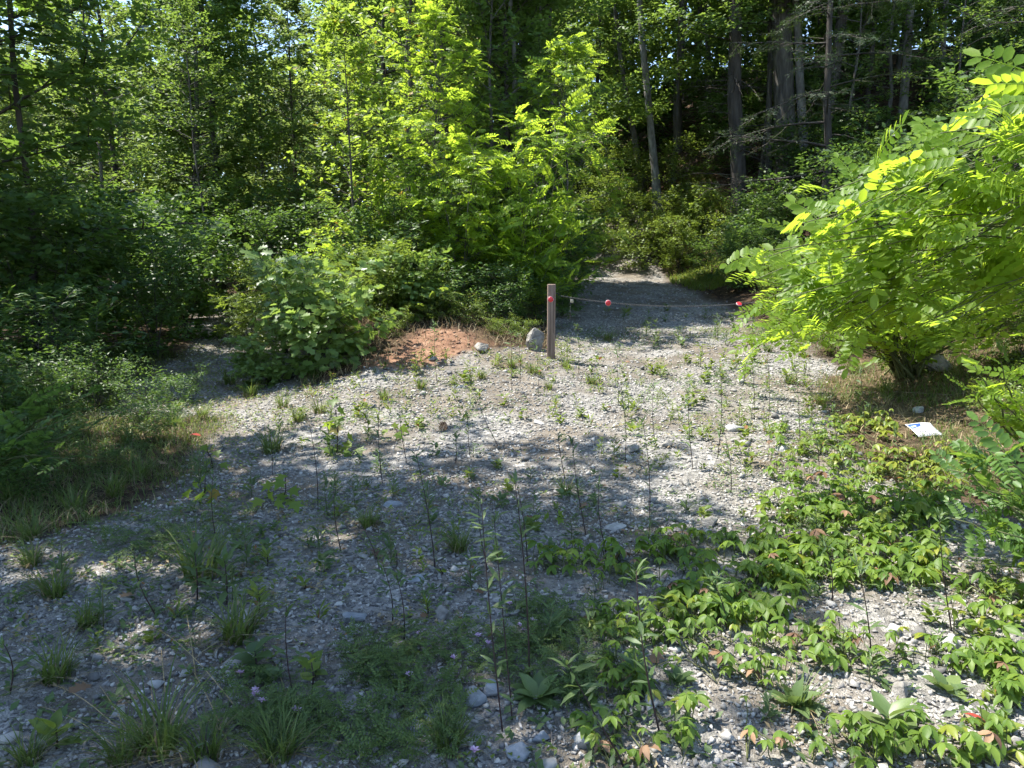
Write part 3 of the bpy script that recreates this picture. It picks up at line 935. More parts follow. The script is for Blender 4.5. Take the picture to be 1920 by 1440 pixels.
SHR = [tree_meshes('shrub', 65, 1.5, .02, .10, .95, 30, 5, 14, T_OVATE, .10, 'shade', 'bark_dark', (0, 0), 'spread', (.2, .9), .02, stems=6, jit=.04),
       tree_meshes('shrub', 66, 1.9, .02, .12, 1.0, 32, 6, 18, T_SIMPLE, .085, 'shade', 'bark_dark', (0, 0), 'round', (.2, .9), .02, stems=5, jit=.05),
       tree_meshes('shrub', 67, 1.1, .015, .08, 1.0, 30, 5, 16, T_SIMPLE, .075, 'shade', 'bark_dark', (0, 0), 'spread', (.1, .7), .01, stems=7, jit=.05),
       tree_meshes('shrub', 68, 1.4, .018, .1, .9, 24, 4, 5, FR[:2], .24, 'locust', 'bark_dark', (0, 0), 'spread', (.2, .8), .02, stems=5, jit=.03),
       tree_meshes('shrub', 69, 1.3, .015, .1, .95, 24, 4, 12, T_LANCE, .15, 'shade', 'bark_dark', (0, 0), 'spread', (.3, .9), .02, stems=6, jit=.03)]
oakbush = tree_meshes('oak_bush', 70, 1.25, .022, .06, 1.05, 44, 5, 8, T_OAK, .145, 'gloss', 'bark_dark', (-.1, 0), 'spread', (.1, .9), .0, stems=7, jit=.03, outward=1.0)

def gp(x, y, dz=-.05): return (x, y, H(x, y) + dz)
put_tree('oak_tree', oakA, gp(-7.5, 10.3), 'dark leafy oak with lobed leaves at the near left edge of the path', rz=.3)
put_tree('oak_tree', oakB, gp(-5.25, 4.4), 'oak at the left whose crown shades the foreground gravel', rz=1.4)
put_tree('broadleaf_tree', FOR[1], gp(-9.2, 7.0), 'unseen bushy tree out of view at left, added to shade the left bank', rz=.7, scale=.74)  # added beyond the frame to keep the left bank in shade
put_tree('broadleaf_tree', FOR[3], gp(-10.2, 9.6), 'unseen bushy tree farther back out of view at left, added to shade the bank', rz=2.7, scale=.72)  # second tree added beyond the frame, also shading the left bank
put_tree('broadleaf_tree', HIGH[0], gp(-4.5, 2.3), 'unseen high crowned tree beside the viewer, added to shade the bottom left gravel', rz=1.7, scale=.6)  # added out of view so its shadow falls on the bottom left gravel
put_tree('maple_tree', maple, gp(-1.8, 13.6), 'tall young maple glowing yellow green behind the clay mound', rz=.5)
put_tree('maple_tree', maple2, gp(-.3, 14.2), 'leafy maple behind the locust sapling, right of the tall yellow green maple', rz=2.2, mat='forest')
put_tree('locust_tree', loc1, gp(-1.2, 12.2), 'slender locust sapling with feathery leaves in front of the maples', rz=1.0, scale=.7)
put_tree('locust_tree', loc2, gp(.25, 11.9), 'low spreading locust sapling arching over the gate post', rz=.2)
put_tree('locust_tree', loc1, gp(.95, 13.4), 'locust sapling behind the gate post at the edge of the shaded drive', rz=3.3, scale=.72)
put_tree('maple_tree', maple2, gp(.15, 16.4), 'rear maple above the bend that shades the drive behind the chain', rz=5.0, scale=1.05, mat='forest')
put_tree('maple_tree', maple2, gp(-2.35, 12.0), 'short bushy maple at the left edge of the thicket', rz=4.1, scale=.62)
put_tree('locust_tree', loc2, gp(-.75, 11.4), 'short locust sapling on the mound left of the gate post', rz=2.6, scale=.85)

# trunks that can be told apart on the right, each with its own lean and girth
def trunk_tree(name, bpx, bpy_, tpx, tpy, wpx, bark, label, crown=None, cz=0.0, scale=1.0, htop=14.0, group='trees of the wooded hillside', snags=0, depth=None, seed=0, cmat=None):
    b = at_ground(bpx, bpy_) if depth is None else at_depth(bpx, bpy_, depth)
    if depth is not None: b[2] = H(b[0], b[1])
    rad = wpx / 2 * b[1] / FPX
    tp = at_depth(tpx, tpy, b[1] * 1.0)
    slope = (tp - b) / max(tp[2] - b[2], .5)
    r = np.random.default_rng(900 + seed)
    t = thing(name, b - np.array([0, 0, .1]), label, 'tree', group)
    z = np.linspace(0, htop, 12)
    lean = np.outer(z, slope[:2]) * (1 - .25 * (z / htop))[:, None] + np.cumsum(r.normal(0, .035, (12, 2)), 0)
    pts = np.column_stack([lean - lean[0], z])
    g = Geo()
    zz = z / htop
    tube(g, pts, rad * (1.06 - .72 * zz + .5 * np.exp(-z * 2.5)), 10)
    for k in range(snags):
        s = r.uniform(.07, .62); p, _ = along(pts, np.array([s]))
        a = r.uniform(0, 6.28)
        br = grow(p[0], [math.cos(a), math.sin(a), r.uniform(-.3, .25)], r.uniform(.6, 1.9), 5, r, .14, -.03)
        tube(g, br, np.linspace(.016, .003, 6), 4, cap=False)
        for q in range(4):
            pp, tq = along(br, np.array([r.uniform(.3, .95)]))
            tube(g, grow(pp[0], tq[0] + r.normal(0, .6, 3), r.uniform(.2, .6), 3, r, .15), np.linspace(.006, .002, 4), 3, cap=False)
    obj('trunk', g.mesh('trunk', M[bark], True), t)
    if crown is not None:
        c = obj('crown', crown[1], t, (pts[8][0], pts[8][1], cz), (0, 0, r.uniform(0, 6.28)), scale)
        if cmat:
            c.material_slots[0].link = 'OBJECT'; c.material_slots[0].material = M[cmat]
    return t
trunk_tree('broadleaf_tree', 1480, 372, 1463, 20, 38, 'bark', 'thickest grey trunk, rough barked, standing right of the conifer on the hillside', HIGH[0], -1, 1, 15, seed=1)
trunk_tree('broadleaf_tree', 1530, 340, 1583, 10, 22, 'bark', 'mottled trunk leaning right beside the thickest grey trunk', HIGH[1], -1.5, 1, 15, seed=2)
trunk_tree('broadleaf_tree', 1513, 352, 1500, 20, 16, 'bark_pale', 'slim pale straight trunk between the thickest trunk and the leaning one', HIGH[2], -1, .9, 14, seed=3)
trunk_tree('conifer_tree', 1389, 442, 1386, 80, 28, 'bark_dark', 'dark conifer trunk with bare dead side branches above the road bend', HIGH[2], 0, .8, 13, snags=46, seed=4)
trunk_tree('broadleaf_tree', 1375, 440, 1379, 150, 10, 'bark_dark', 'thin dark trunk close against the left of the conifer', None, htop=8, seed=5)
trunk_tree('broadleaf_tree', 1234, 402, 1192, 0, 14, 'bark_pale', 'slender pale trunk curving up left of the bank bushes', HIGH[0], -2, .8, 13, seed=6)
trunk_tree('broadleaf_tree', 1208, 368, 1163, 90, 11, 'bark', 'thin trunk leaning left behind the slender pale trunk', THIN[0], 2, 1, 11, seed=7)
trunk_tree('broadleaf_tree', 1000, 400, 953, 0, 11, 'bark_pale', 'whitish thin trunk leaning left above the gate post thicket', THIN[1], 3, 1, 11, depth=15.5, seed=8)
trunk_tree('broadleaf_tree', 1043, 400, 1034, 100, 15, 'bark', 'straight grey trunk right of the whitish leaning trunk', THIN[2], 3, 1, 11, depth=17.5, seed=9)
trunk_tree('broadleaf_tree', 1018, 400, 1000, 150, 8, 'bark_pale', 'very thin pale trunk close right of the whitish leaning trunk', None, htop=8, depth=16.2, seed=10)
trunk_tree('broadleaf_tree', 1441, 352, 1440, 10, 10, 'bark', 'thin upright trunk left of the thickest grey trunk', None, htop=12, seed=11)
trunk_tree('broadleaf_tree', 1688, 276, 1706, 0, 15, 'bark_pale', 'pale trunk in the dark wood above the right locust bush', HIGH[1], -2, .9, 13, seed=12)
trunk_tree('broadleaf_tree', 1752, 255, 1775, 0, 10, 'bark_pale', 'thin pale leaning trunk in the dark wood at the upper right', None, htop=11, seed=13)
trunk_tree('broadleaf_tree', 1612, 300, 1640, 0, 9, 'bark_dark', 'thin dark trunk between the leaning trunk and the dark wood', None, htop=12, seed=14)
trunk_tree('broadleaf_tree', 406, 420, 388, 250, 17, 'bark', 'stout trunk standing in the shaded wood beyond the left path', FOR[0], -1, .9, 10, depth=21, group='trees beyond the left path', seed=15)
trunk_tree('broadleaf_tree', 362, 420, 366, 240, 12, 'bark', 'thinner trunk just left of the stout trunk beyond the left path', FOR[1], -1, .8, 10, depth=20, group='trees beyond the left path', seed=16)
trunk_tree('broadleaf_tree', 44, 430, 38, 90, 12, 'bark_dark', 'dark trunk rising at the far left edge behind the oak', FOR[2], -2, .7, 10, depth=10.5, group='trees beyond the left path', seed=17)

def grove(spots, pool, phrase, group, name='broadleaf_tree', mat=None, s=(.85, 1.15), seed=0):
    r = np.random.default_rng(seed)
    out = []
    for i, (x, y) in enumerate(spots):
        t = put_tree(name, pool[i % len(pool)], gp(x, y, -.15), phrase, group=group, rz=r.uniform(0, 6.28), scale=r.uniform(*s), mat=mat)
        out.append(t)
    order_labels(out, phrase)
    return out
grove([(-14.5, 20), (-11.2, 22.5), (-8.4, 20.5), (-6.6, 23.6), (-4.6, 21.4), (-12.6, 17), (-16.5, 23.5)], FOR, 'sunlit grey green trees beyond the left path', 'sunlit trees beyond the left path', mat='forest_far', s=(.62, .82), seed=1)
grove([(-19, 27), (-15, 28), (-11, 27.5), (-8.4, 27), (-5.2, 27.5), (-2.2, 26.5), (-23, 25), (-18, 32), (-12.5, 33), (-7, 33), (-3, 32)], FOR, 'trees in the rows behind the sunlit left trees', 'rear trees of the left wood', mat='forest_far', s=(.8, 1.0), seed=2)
grove([(-10.2, 12.5), (-8.2, 15.2), (-13.5, 14.5), (-6.9, 17.5), (-11.4, 10.2), (-9.0, 11.0)], THIN, 'slim trees crowding the left bank behind the oak', 'slim trees of the left bank', s=(.7, .9), seed=3)
grove([(-.9, 18.3), (-2.8, 18.9), (-4.2, 25), (2.8, 26.2), (-.6, 28.5), (1.2, 29.5)], FOR, 'leafy trees behind the maple thicket', 'trees behind the thicket', s=(.75, .95), seed=4)
grove([(.0, 15.3), (-.3, 17.2), (-1.3, 16.0), (.15, 18.4)], FOR, 'dark bushy trees lining the left of the shaded drive', 'trees lining the drive', s=(.62, .7), seed=14)
grove([(7.9, 18.4), (8.9, 15.6)], THIN, 'leafy young trees before the thick hillside trunks', 'young trees of the hillside edge', s=(.6, .8), seed=15)
grove([(5.6, 26.5), (8.2, 24.2), (10.8, 26.5), (7.4, 30), (3.8, 29), (12.5, 22), (13.5, 29), (10.2, 33), (5.2, 35), (0.8, 31), (16.5, 26), (18, 31), (14.5, 35), (20, 25), (2, 36)], HIGH, 'tall high crowned trees of the dark hillside wood', 'tall trees of the hillside wood', s=(.85, 1.1), seed=5)
grove([(9.2, 19.2), (11.5, 17.6), (6.8, 21.6), (14.2, 19.5), (9.6, 22.6), (5.0, 24.4), (16, 24), (12, 25), (7.8, 27), (15.5, 16.5)], THIN, 'thin dark trees standing inside the hillside wood', 'thin trees of the hillside wood', s=(.85, 1.15), seed=6)
grove([(4.6, 31.5), (7.6, 33.5), (11.5, 30), (15.5, 31.5), (19.5, 28.5), (9.4, 37), (13.5, 39), (4.5, 39), (22.5, 31), (18.5, 36)], FOR, 'leafy trees closing the top of the hillside wood', 'leafy trees of the upper hillside', s=(.7, .95), seed=9)
for x, y, s_, rz, lb in ((9.4, 12.6, .95, .4, 'drooping hemlock with feathery sprays at the upper right edge'),
                         (6.6, 16.6, .9, 2.0, 'hemlock whose sprays hang before the thickest grey trunk'),
                         (11.6, 15.8, 1.05, 4.0, 'hemlock in the dark wood behind the right locust bush')):
    put_tree('hemlock_tree', HEM, gp(x, y), lb, group='hemlocks of the hillside wood', rz=rz, scale=s_)

# far wood that closes the view: one mass of foliage
r = np.random.default_rng(77)
n = 120000
ang = r.uniform(-.95, .85, n); dist = r.uniform(36, 50, n)
x = np.sin(ang) * dist; y = np.cos(ang) * dist
z = height(x, y) + r.uniform(0, 1, n) ** .8 * (13 - 4 * sstep(-2, -14, x) + 2 * lumps(x, y, .5, 5))
g = Geo(); g.add(*place(T_SIMPLE, np.column_stack([x, y, z]), r.normal(0, 1, (n, 3)), np.column_stack([r.normal(0, .4, n), r.normal(0, .4, n) - .2, np.ones(n)]), r.uniform(.32, .6, n)))
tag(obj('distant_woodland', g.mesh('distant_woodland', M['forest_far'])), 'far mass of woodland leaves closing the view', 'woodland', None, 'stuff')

# ------------------------------------------------------------------ shrubs
def shrubs(spots, phrase, group, mat=None, name='shrub', seed=0):
    r = np.random.default_rng(seed); out = []
    for (x, y, k, s) in spots:
        out.append(put_tree(name, SHR[k], gp(x, y), phrase, 'shrub', group, r.uniform(0, 6.28), s, mat=mat))
    order_labels(out, phrase)
put_tree('oak_bush', oakbush, gp(-2.3, 9.1), 'glossy leaved oak bush at the left foot of the clay mound', 'shrub', None, .4, .9)
put_tree('oak_bush', oakbush, gp(-1.35, 10.5), 'smaller glossy oak bush on the mound under the maples', 'shrub', None, 2.4, .62)
put_tree('oak_bush', oakbush, gp(-2.95, 8.75), 'low outlying oak sprout at the left tip of the oak bush', 'shrub', None, 1.4, .42)
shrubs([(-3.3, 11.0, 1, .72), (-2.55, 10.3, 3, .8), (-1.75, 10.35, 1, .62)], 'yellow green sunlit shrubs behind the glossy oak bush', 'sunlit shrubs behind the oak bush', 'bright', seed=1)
shrubs([(-2.9, 12.2, 2, 1.2), (-.85, 10.75, 2, .55), (-.1, 10.5, 2, .5), (-1.9, 11.5, 1, .9), (-.9, 12.4, 1, 1.1), (.1, 12.7, 0, 1.1), (.85, 12.9, 1, .9), (-.2, 11.0, 2, .7), (.55, 11.3, 4, .6), (-1.3, 11.2, 4, .8), (.9, 14.6, 1, 1.0), (.2, 15.8, 1, 1.2), (-1.6, 15.5, 1, 1.3)],
       'dark leafy shrubs filling the thicket under the maples', 'thicket shrubs', None, seed=2)
shrubs([(-5.0, 10.6, 1, .9), (-5.9, 9.6, 0, 1.1), (-4.9, 8.3, 4, .75), (-5.6, 7.4, 4, .9), (-6.6, 8.2, 0, 1.3), (-6.3, 11.2, 1, 1.3), (-7.4, 9.8, 1, 1.4), (-4.6, 7.0, 2, .6), (-5.3, 6.4, 0, .7)],
       'dark broad leaved shrubs on the near left bank', 'shrubs of the left bank', None, seed=3)
shrubs([(-5.6, 13.0, 0, 1.2), (-6.6, 13.9, 1, 1.3), (-7.6, 12.4, 0, 1.4), (-5.4, 15.4, 1, 1.2), (-8.9, 14, 1, 1.5), (-7.2, 16.2, 0, 1.5), (-4.3, 17.0, 1, 1.3), (-3.6, 15.2, 3, 1.0), (-10, 17, 1, 1.6), (-8.7, 18.4, 0, 1.6), (-5.8, 19.4, 1, 1.6), (-3.2, 19.8, 0, 1.5)],
       'shaded shrubs lining the far end of the left path', 'shrubs beyond the left path', None, seed=4)
shrubs([(-4.35, 12.4, 3, .7), (-3.3, 13.2, 3, .8), (-4.6, 14.3, 1, .7)], 'yellowish bushes where the left path disappears', 'bushes at the end of the left path', 'bright', seed=5)
shrubs([(-3.6, 5.6, 2, .32), (-3.1, 6.3, 2, .35), (-3.5, 7.2, 2, .4), (-3.9, 6.4, 1, .35), (-3.3, 4.9, 2, .28), (-3.0, 5.5, 2, .25), (-4.2, 7.6, 2, .5), (-3.9, 5.0, 0, .4), (-4.4, 6.2, 0, .5), (-3.45, 7.9, 2, .3)], 'low leafy plants on the left verge beside the gravel', 'low plants of the left verge', None, seed=15)
shrubs([(4.5, 8.4, 2, .5), (5.2, 7.6, 2, .6), (4.2, 9.6, 2, .55), (5.4, 9.2, 1, .55), (4.9, 10.6, 2, .7), (4.3, 6.4, 2, .35), (5.9, 8.4, 0, .7), (4.4, 11.8, 2, .7), (4.6, 13.2, 1, .6)], 'green low shrubs on the right bank under the locust', 'low shrubs of the right bank', 'bright', seed=16)
shrubs([(-1.5, 9.75, 2, .28), (-.55, 10.25, 2, .3), (-.2, 9.9, 2, .22), (.15, 10.0, 2, .25), (-1.0, 10.3, 2, .35)], 'small green plants scattered over the clay mound', 'small plants of the mound', 'bright', seed=17)
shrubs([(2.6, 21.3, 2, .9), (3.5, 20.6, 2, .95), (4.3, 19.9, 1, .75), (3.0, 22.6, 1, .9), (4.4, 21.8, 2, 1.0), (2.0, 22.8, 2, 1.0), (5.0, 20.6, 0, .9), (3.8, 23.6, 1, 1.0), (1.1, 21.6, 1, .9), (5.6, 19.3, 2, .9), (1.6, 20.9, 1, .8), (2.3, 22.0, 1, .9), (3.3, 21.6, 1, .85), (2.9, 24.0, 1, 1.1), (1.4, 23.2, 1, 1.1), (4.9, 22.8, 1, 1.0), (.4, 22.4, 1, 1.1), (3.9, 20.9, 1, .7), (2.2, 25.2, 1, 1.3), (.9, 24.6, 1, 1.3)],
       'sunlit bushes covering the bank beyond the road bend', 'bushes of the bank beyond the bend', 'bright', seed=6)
shrubs([(5.4, 17.2, 1, .9), (6.2, 18.2, 0, 1.1), (7.2, 19.6, 1, 1.2), (8.2, 17.4, 1, 1.4), (6.4, 14.6, 1, 1.2), (7.6, 15.6, 0, 1.3), (9.6, 16.4, 1, 1.5), (5.9, 12.6, 1, 1.1), (7.2, 12.8, 0, 1.3), (8.6, 13.8, 1, 1.5), (10.4, 14.4, 0, 1.6), (6.4, 22.8, 1, 1.3), (8.4, 21.4, 0, 1.4), (10.8, 19.6, 1, 1.6), (5.2, 14.0, 2, .8), (12.6, 17, 1, 1.7), (4.6, 15.4, 1, .7), (5.0, 16.2, 0, .8), (4.7, 18.0, 2, .8), (8.0, 23.6, 1, 1.6), (10.2, 24.6, 0, 1.7), (6.6, 25.4, 1, 1.6), (12.8, 21.5, 0, 1.8), (14.5, 24, 1, 1.9), (9, 28, 1, 1.9), (12, 28, 0, 2.0), (5, 27.8, 0, 1.7), (16, 20, 1, 1.9), (17.5, 27, 1, 2.1), (3.4, 26.8, 1, 1.5)],
       'dark undergrowth shrubs on the wooded right hillside', 'undergrowth of the hillside', None, seed=7)
shrubs([(-.9, 20.6, 1, 1.4), (.2, 19.4, 0, 1.2), (-2.4, 21.6, 1, 1.5), (-.2, 17.2, 1, 1.2)], 'shrubs glimpsed behind the maple thicket', 'shrubs behind the thicket', None, seed=8)

# ------------------------------------------------------------------ big locust bush at the right
def locust_bush(name, label, base, targets, seed, L=.25, mat='locust', nleaf=11, keep=300, arch=.25, lift=(-.15, .7), face=(-.15, -.1, 1.0), jut=.25, bare=1.5, trunk=0.0):
    """arching shoots that carry pinnate leaves; the largest in view are single leaf objects"""
    r = np.random.default_rng(seed)
    root = thing(name, base, label, 'shrub')
    tpls = [frond_tpl(seed * 10 + k, 7 + k % 4, .25, T_ROUND2, .22 + .05 * (k % 3)) for k in range(6)]
    mes = [tpl_mesh('leaf', t, M[mat]) for t in tpls]
    wood = Geo(); fr = []
    if trunk:
        tube(wood, np.array([[.1, .1, -.1], [.05, .02, trunk * .4], [0, 0, trunk * .75], [0, 0, trunk * 1.05]]), [.05, .042, .035, .02], 7)
    for tg in targets:
        e = np.asarray(tg, float) - base
        s = np.array([r.normal(0, .08), r.normal(0, .08), trunk * r.uniform(.65, 1.0)])
        mid_ = s * .6 + e * .4 + np.array([r.normal(0, .08), r.normal(0, .08), arch * r.uniform(.3, 1.0) * np.linalg.norm(e)])
        t = np.linspace(0, 1, 11)[:, None]
        pts = s * (1 - t) ** 2 + 2 * mid_ * t * (1 - t) + e * t * t
        pts[1:-1] += r.normal(0, .012, (9, 3))
        tube(wood, pts, np.linspace(.012, .0025, 11), 5)
        k = nleaf + r.integers(-1, 2)
        ln = np.linalg.norm(np.diff(pts, axis=0), axis=1).sum()
        s0 = max(.15, 1 - bare / ln)
        for i in range(k):
            u = s0 + (1 - s0) * (i + .5 * r.uniform()) / (k - .5)
            p, d = along(pts, np.array([u])); p = p[0]; d = d[0]
            sd = norm(np.cross(d, [0, 0, 1])) * (1 if i % 2 else -1)
            dr = d * (.25 + .9 * (u > .97)) + sd * .8 + np.array([0, 0, r.uniform(*lift)]) + r.normal(0, jut, 3)
            nn = np.array(face) + r.normal(0, .35, 3)
            fr.append((p, dr, nn, L * r.uniform(.75, 1.15) * (1 - .3 * (u > .93)), r.integers(0, 6)))
    obj('branches', wood.mesh('branches', M['green_stem'], True), root)
    def vis(f):
        q = to_px(f[0] + base)
        inside = -60 < q[0] < 1980 and -60 < q[1] < 1500
        return (0 if inside else 10) + (f[0] + base)[1]
    fr.sort(key=vis)
    for f in fr[:keep]:
        D = Vector(norm(f[1])); Z = Vector(f[2]); X = D.cross(Z).normalized(); Z = X.cross(D)
        m = Matrix((X, D, Z)).transposed().to_4x4()
        m = Matrix.Translation(Vector(f[0])) @ m @ Matrix.Scale(f[3], 4)
        o = obj('leaf', mes[f[4]], root)
        o.matrix_basis = m
    if fr[keep:]:
        g = Geo()
        for f in fr[keep:]:
            g.add(*place(tpls[f[4]], [f[0]], [f[1]], [f[2]], f[3]))
        tag(obj('inner_leaves', g.mesh('inner_leaves', M[mat]), root), kind='stuff')
    return root

def px_targets(n, poly_top, poly_bot, x0, x1, dnear, dfar, seed, spread=.9, pw=1.0, deep=0.0):
    r = np.random.default_rng(seed); out = []
    for i in range(n):
        px = x0 + (x1 - x0) * ((i + r.uniform()) / n)
        t_ = np.interp(px, [p[0] for p in poly_top], [p[1] for p in poly_top])
        b_ = np.interp(px, [p[0] for p in poly_bot], [p[1] for p in poly_bot])
        v = r.uniform(0, 1) ** pw
        py = t_ + (b_ - t_) * v
        d = np.interp(px, [x0, x1], [dfar, dnear]) + r.uniform(0, spread) + deep * v
        out.append(at_depth(px, py, d))
    return out
T1 = px_targets(50, [(1415, 490), (1480, 420), (1600, 310), (1750, 255), (1900, 190), (2100, 130)], [(1415, 620), (1560, 640), (1750, 610), (1920, 600), (2100, 570)], 1412, 2010, 2.9, 3.9, 5, .3, deep=.8)
T1 += px_targets(12, [(1405, 560), (1560, 570), (1750, 540), (1920, 520)], [(1410, 650), (1560, 665), (1750, 650), (1920, 640)], 1405, 1930, 4.0, 4.7, 8, .5)
T1 += px_targets(14, [(1400, 480), (1560, 440)], [(1405, 640), (1560, 655)], 1394, 1570, 4.1, 4.3, 19, .3, deep=.6)
locust_bush('locust_bush', 'large bright green locust bush with feathery leaves overhanging from the right edge', np.array([4.7, 4.7, H(4.7, 4.7)]), T1, 21, .36, 'locust', 4, 300, .26, (-.1, 1.1), (-.45, -.35, .85), .35, .6, 2.0)
T1b = px_targets(64, [(1400, 470), (1500, 430), (1700, 400), (1900, 380), (2050, 380)], [(1400, 640), (1500, 665), (1700, 660), (1900, 655), (2050, 650)], 1405, 2040, 6.6, 6.8, 27, 1.0)
locust_bush('locust_bush', 'locust bush rooted on the right bank, seen behind the nearer overhanging locust leaves', np.array([4.3, 8.2, H(4.3, 8.2)]), T1b, 28, .36, 'locust', 6, 300, .35, (-.1, 1.0), (-.45, -.35, .85), .35, .8)
T2 = px_targets(30, [(1760, 850), (1920, 800), (2100, 760)], [(1760, 900), (1840, 1130), (1920, 1180), (2100, 1180)], 1770, 2110, 2.75, 3.1, 6, .5)
locust_bush('locust_bush', 'low dark green locust sprout at the right edge beside the creeper', np.array([2.75, 3.05, H(2.75, 3.05)]), T2, 22, .25, 'locust_pale', 7, 260, .25, (-.1, .9), (-.3, -.45, .85), .3)
T3 = px_targets(9, [(1800, 660), (1920, 640), (2000, 640)], [(1800, 740), (1920, 760), (2000, 760)], 1800, 2000, 5.0, 5.2, 7, .4)
locust_bush('locust_bush', 'small locust sprout on the straw bank above the fallen sign', np.array([4.0, 5.6, H(4.0, 5.6)]), T3, 23, .24, 'locust', 8, 80, .2)
T4 = [at_depth(px, py, d) for px, py, d in ((175, 738, 5.2), (150, 775, 5.0), (90, 800, 4.8), (60, 735, 5.2), (120, 830, 4.7), (30, 770, 4.9), (200, 790, 5.3), (40, 840, 4.6), (140, 860, 4.6), (70, 880, 4.5))]
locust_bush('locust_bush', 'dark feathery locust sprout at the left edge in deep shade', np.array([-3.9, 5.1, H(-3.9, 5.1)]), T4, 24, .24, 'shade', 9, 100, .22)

T5 = px_targets(34, [(870, 330), (960, 300), (1040, 300), (1110, 400)], [(870, 520), (960, 540), (1040, 540), (1110, 540)], 868, 1118, 10.6, 10.9, 11, 1.0)
locust_bush('locust_bush', 'sunlit spray of feathery locust branches hanging over the gate post', np.array([.25, 11.6, H(.25, 11.6)]), T5, 25, .33, 'locust', 8, 280, .3, (0, .9), (-.35, -.5, .8))
T6 = px_targets(22, [(640, 300), (760, 250), (880, 300)], [(640, 440), (760, 470), (880, 480)], 645, 880, 11.2, 11.4, 12, .8)
locust_bush('locust_bush', 'feathery locust branches on the left face of the maple thicket', np.array([-1.7, 11.9, H(-1.7, 11.9)]), T6, 26, .33, 'locust', 8, 200, .3, (0, .9), (-.35, -.5, .8))
T7 = px_targets(12, [(680, 480), (760, 470), (850, 500)], [(680, 560), (760, 590), (850, 590)], 680, 850, 10.0, 10.2, 13, .6)
locust_bush('locust_bush', 'yellow green locust sprout behind the right end of the oak bush', np.array([-1.55, 10.5, H(-1.55, 10.5)]), T7, 27, .26, 'bright', 8, 110, .3)

# ------------------------------------------------------------------ creeper
PALM = [palmate_tpl(k) for k in range(6)]
PALM_ME = [tpl_mesh('leaf', t, M['creeper']) for t in PALM]
def creeper(label, boxes, n, seed, size=.17, mat=None, zr=(.035, .13)):
    r = np.random.default_rng(seed)
    pts = []
    while len(pts) < n:
        bx = boxes[r.integers(0, len(boxes))]
        pts.append(at_ground(r.uniform(bx[0], bx[2]), r.uniform(bx[1], bx[3])))
    pts = np.array(pts)
    c = pts.mean(0); c[2] = H(c[0], c[1])
    root = thing('creeper_vine', c, label, 'creeper', 'creeper patches')
    g = Geo()
    order = np.argsort(pts[:, 0] + .3 * pts[:, 1])
    runner = [p - c + np.array([0, 0, .012]) for p in pts[order][::3]]
    for i in range(len(runner) - 1):
        if np.linalg.norm(runner[i + 1] - runner[i]) < .6:
            tube(g, np.array([runner[i], (runner[i] + runner[i + 1]) / 2 + np.array([0, 0, .01]), runner[i + 1]]), .003, 4)
    for p in pts:
        h_ = r.uniform(*zr); s = size * r.uniform(.45, 1.25)
        q = p - c
        top = q + np.array([r.normal(0, .02), r.normal(0, .02), h_])
        tube(g, np.array([q - [0, 0, .01], (q + top) / 2 + r.normal(0, .008, 3), top]), .0018, 4)
        a = r.normal(math.pi, .7)
        o = obj('leaf', PALM_ME[r.integers(0, 6)], root, top, (r.normal(.25, .22), r.normal(0, .22), a), s)
        mm = mat if (mat and r.uniform() < .75) else (mat or 'creeper')
        if r.uniform() < .07: mm = 'creeper_yellow'
        if r.uniform() < .025: mm = 'deadleaf'
        if mm != 'creeper':
            o.material_slots[0].link = 'OBJECT'; o.material_slots[0].material = M[mm]
    tag(obj('vines', g.mesh('vines', M['green_stem']), root), kind='stuff')
    return root
creeper('yellowing creeper patch around the fallen sign', [(1560, 790, 1680, 830), (1640, 850, 1840, 905), (1560, 860, 1800, 930)], 202, 1, 0.120, 'creeper_yellow')
creeper('small dark creeper cluster at the top left of the creeper bank', [(1455, 810, 1560, 850), (1440, 890, 1530, 915)], 40, 2, 0.112)
creeper('broad sunlit creeper bank in front of the right locust sprout', [(1430, 940, 1780, 1030), (1480, 920, 1800, 1000)], 294, 3, 0.132)
creeper('sunlit front edge of the creeper bank facing the camera', [(1400, 1020, 1760, 1110)], 248, 4, 0.132)
creeper('creeper tongue reaching left over the gravel in the shade line', [(1230, 1010, 1440, 1060), (1000, 1040, 1290, 1080)], 130, 5, 0.112)
creeper('short run of yellow green creeper leaves below the creeper tongue', [(1120, 1082, 1240, 1110)], 19, 6, 0.096)
creeper('shaded creeper between the thick dark stem and the creeper bank', [(1300, 1070, 1500, 1180), (1240, 1110, 1400, 1180)], 140, 7, 0.128)
creeper('loose shaded creeper strands in the middle of the lower right gravel', [(1280, 1190, 1600, 1250), (1100, 1165, 1260, 1215)], 120, 8, .09)
creeper('row of creeper leaves crossing the sunny patch at lower right', [(1520, 1215, 1720, 1260), (1730, 1215, 1900, 1275)], 62, 9, .095)
creeper('dark creeper filling the bottom right corner', [(1390, 1375, 1920, 1440), (1600, 1400, 1900, 1440)], 80, 10, .095)
creeper('upright creeper clump beside the crossing dark stems at the bottom', [(1130, 1250, 1200, 1330), (1080, 1340, 1330, 1440)], 80, 11, .09, None, (.03, .12))

creeper('thin strand of creeper above the bottom clump', [(1230, 1180, 1330, 1260), (1320, 1260, 1480, 1300)], 40, 12, .085)
creeper('creeper at the far right between the locust sprout and the sunny corner', [(1780, 1080, 1920, 1200), (1830, 1230, 1920, 1330)], 90, 13, .115)
creeper('creeper fringe along the left of the fallen sign', [(1440, 800, 1620, 880), (1500, 880, 1640, 940)], 110, 14, .105)

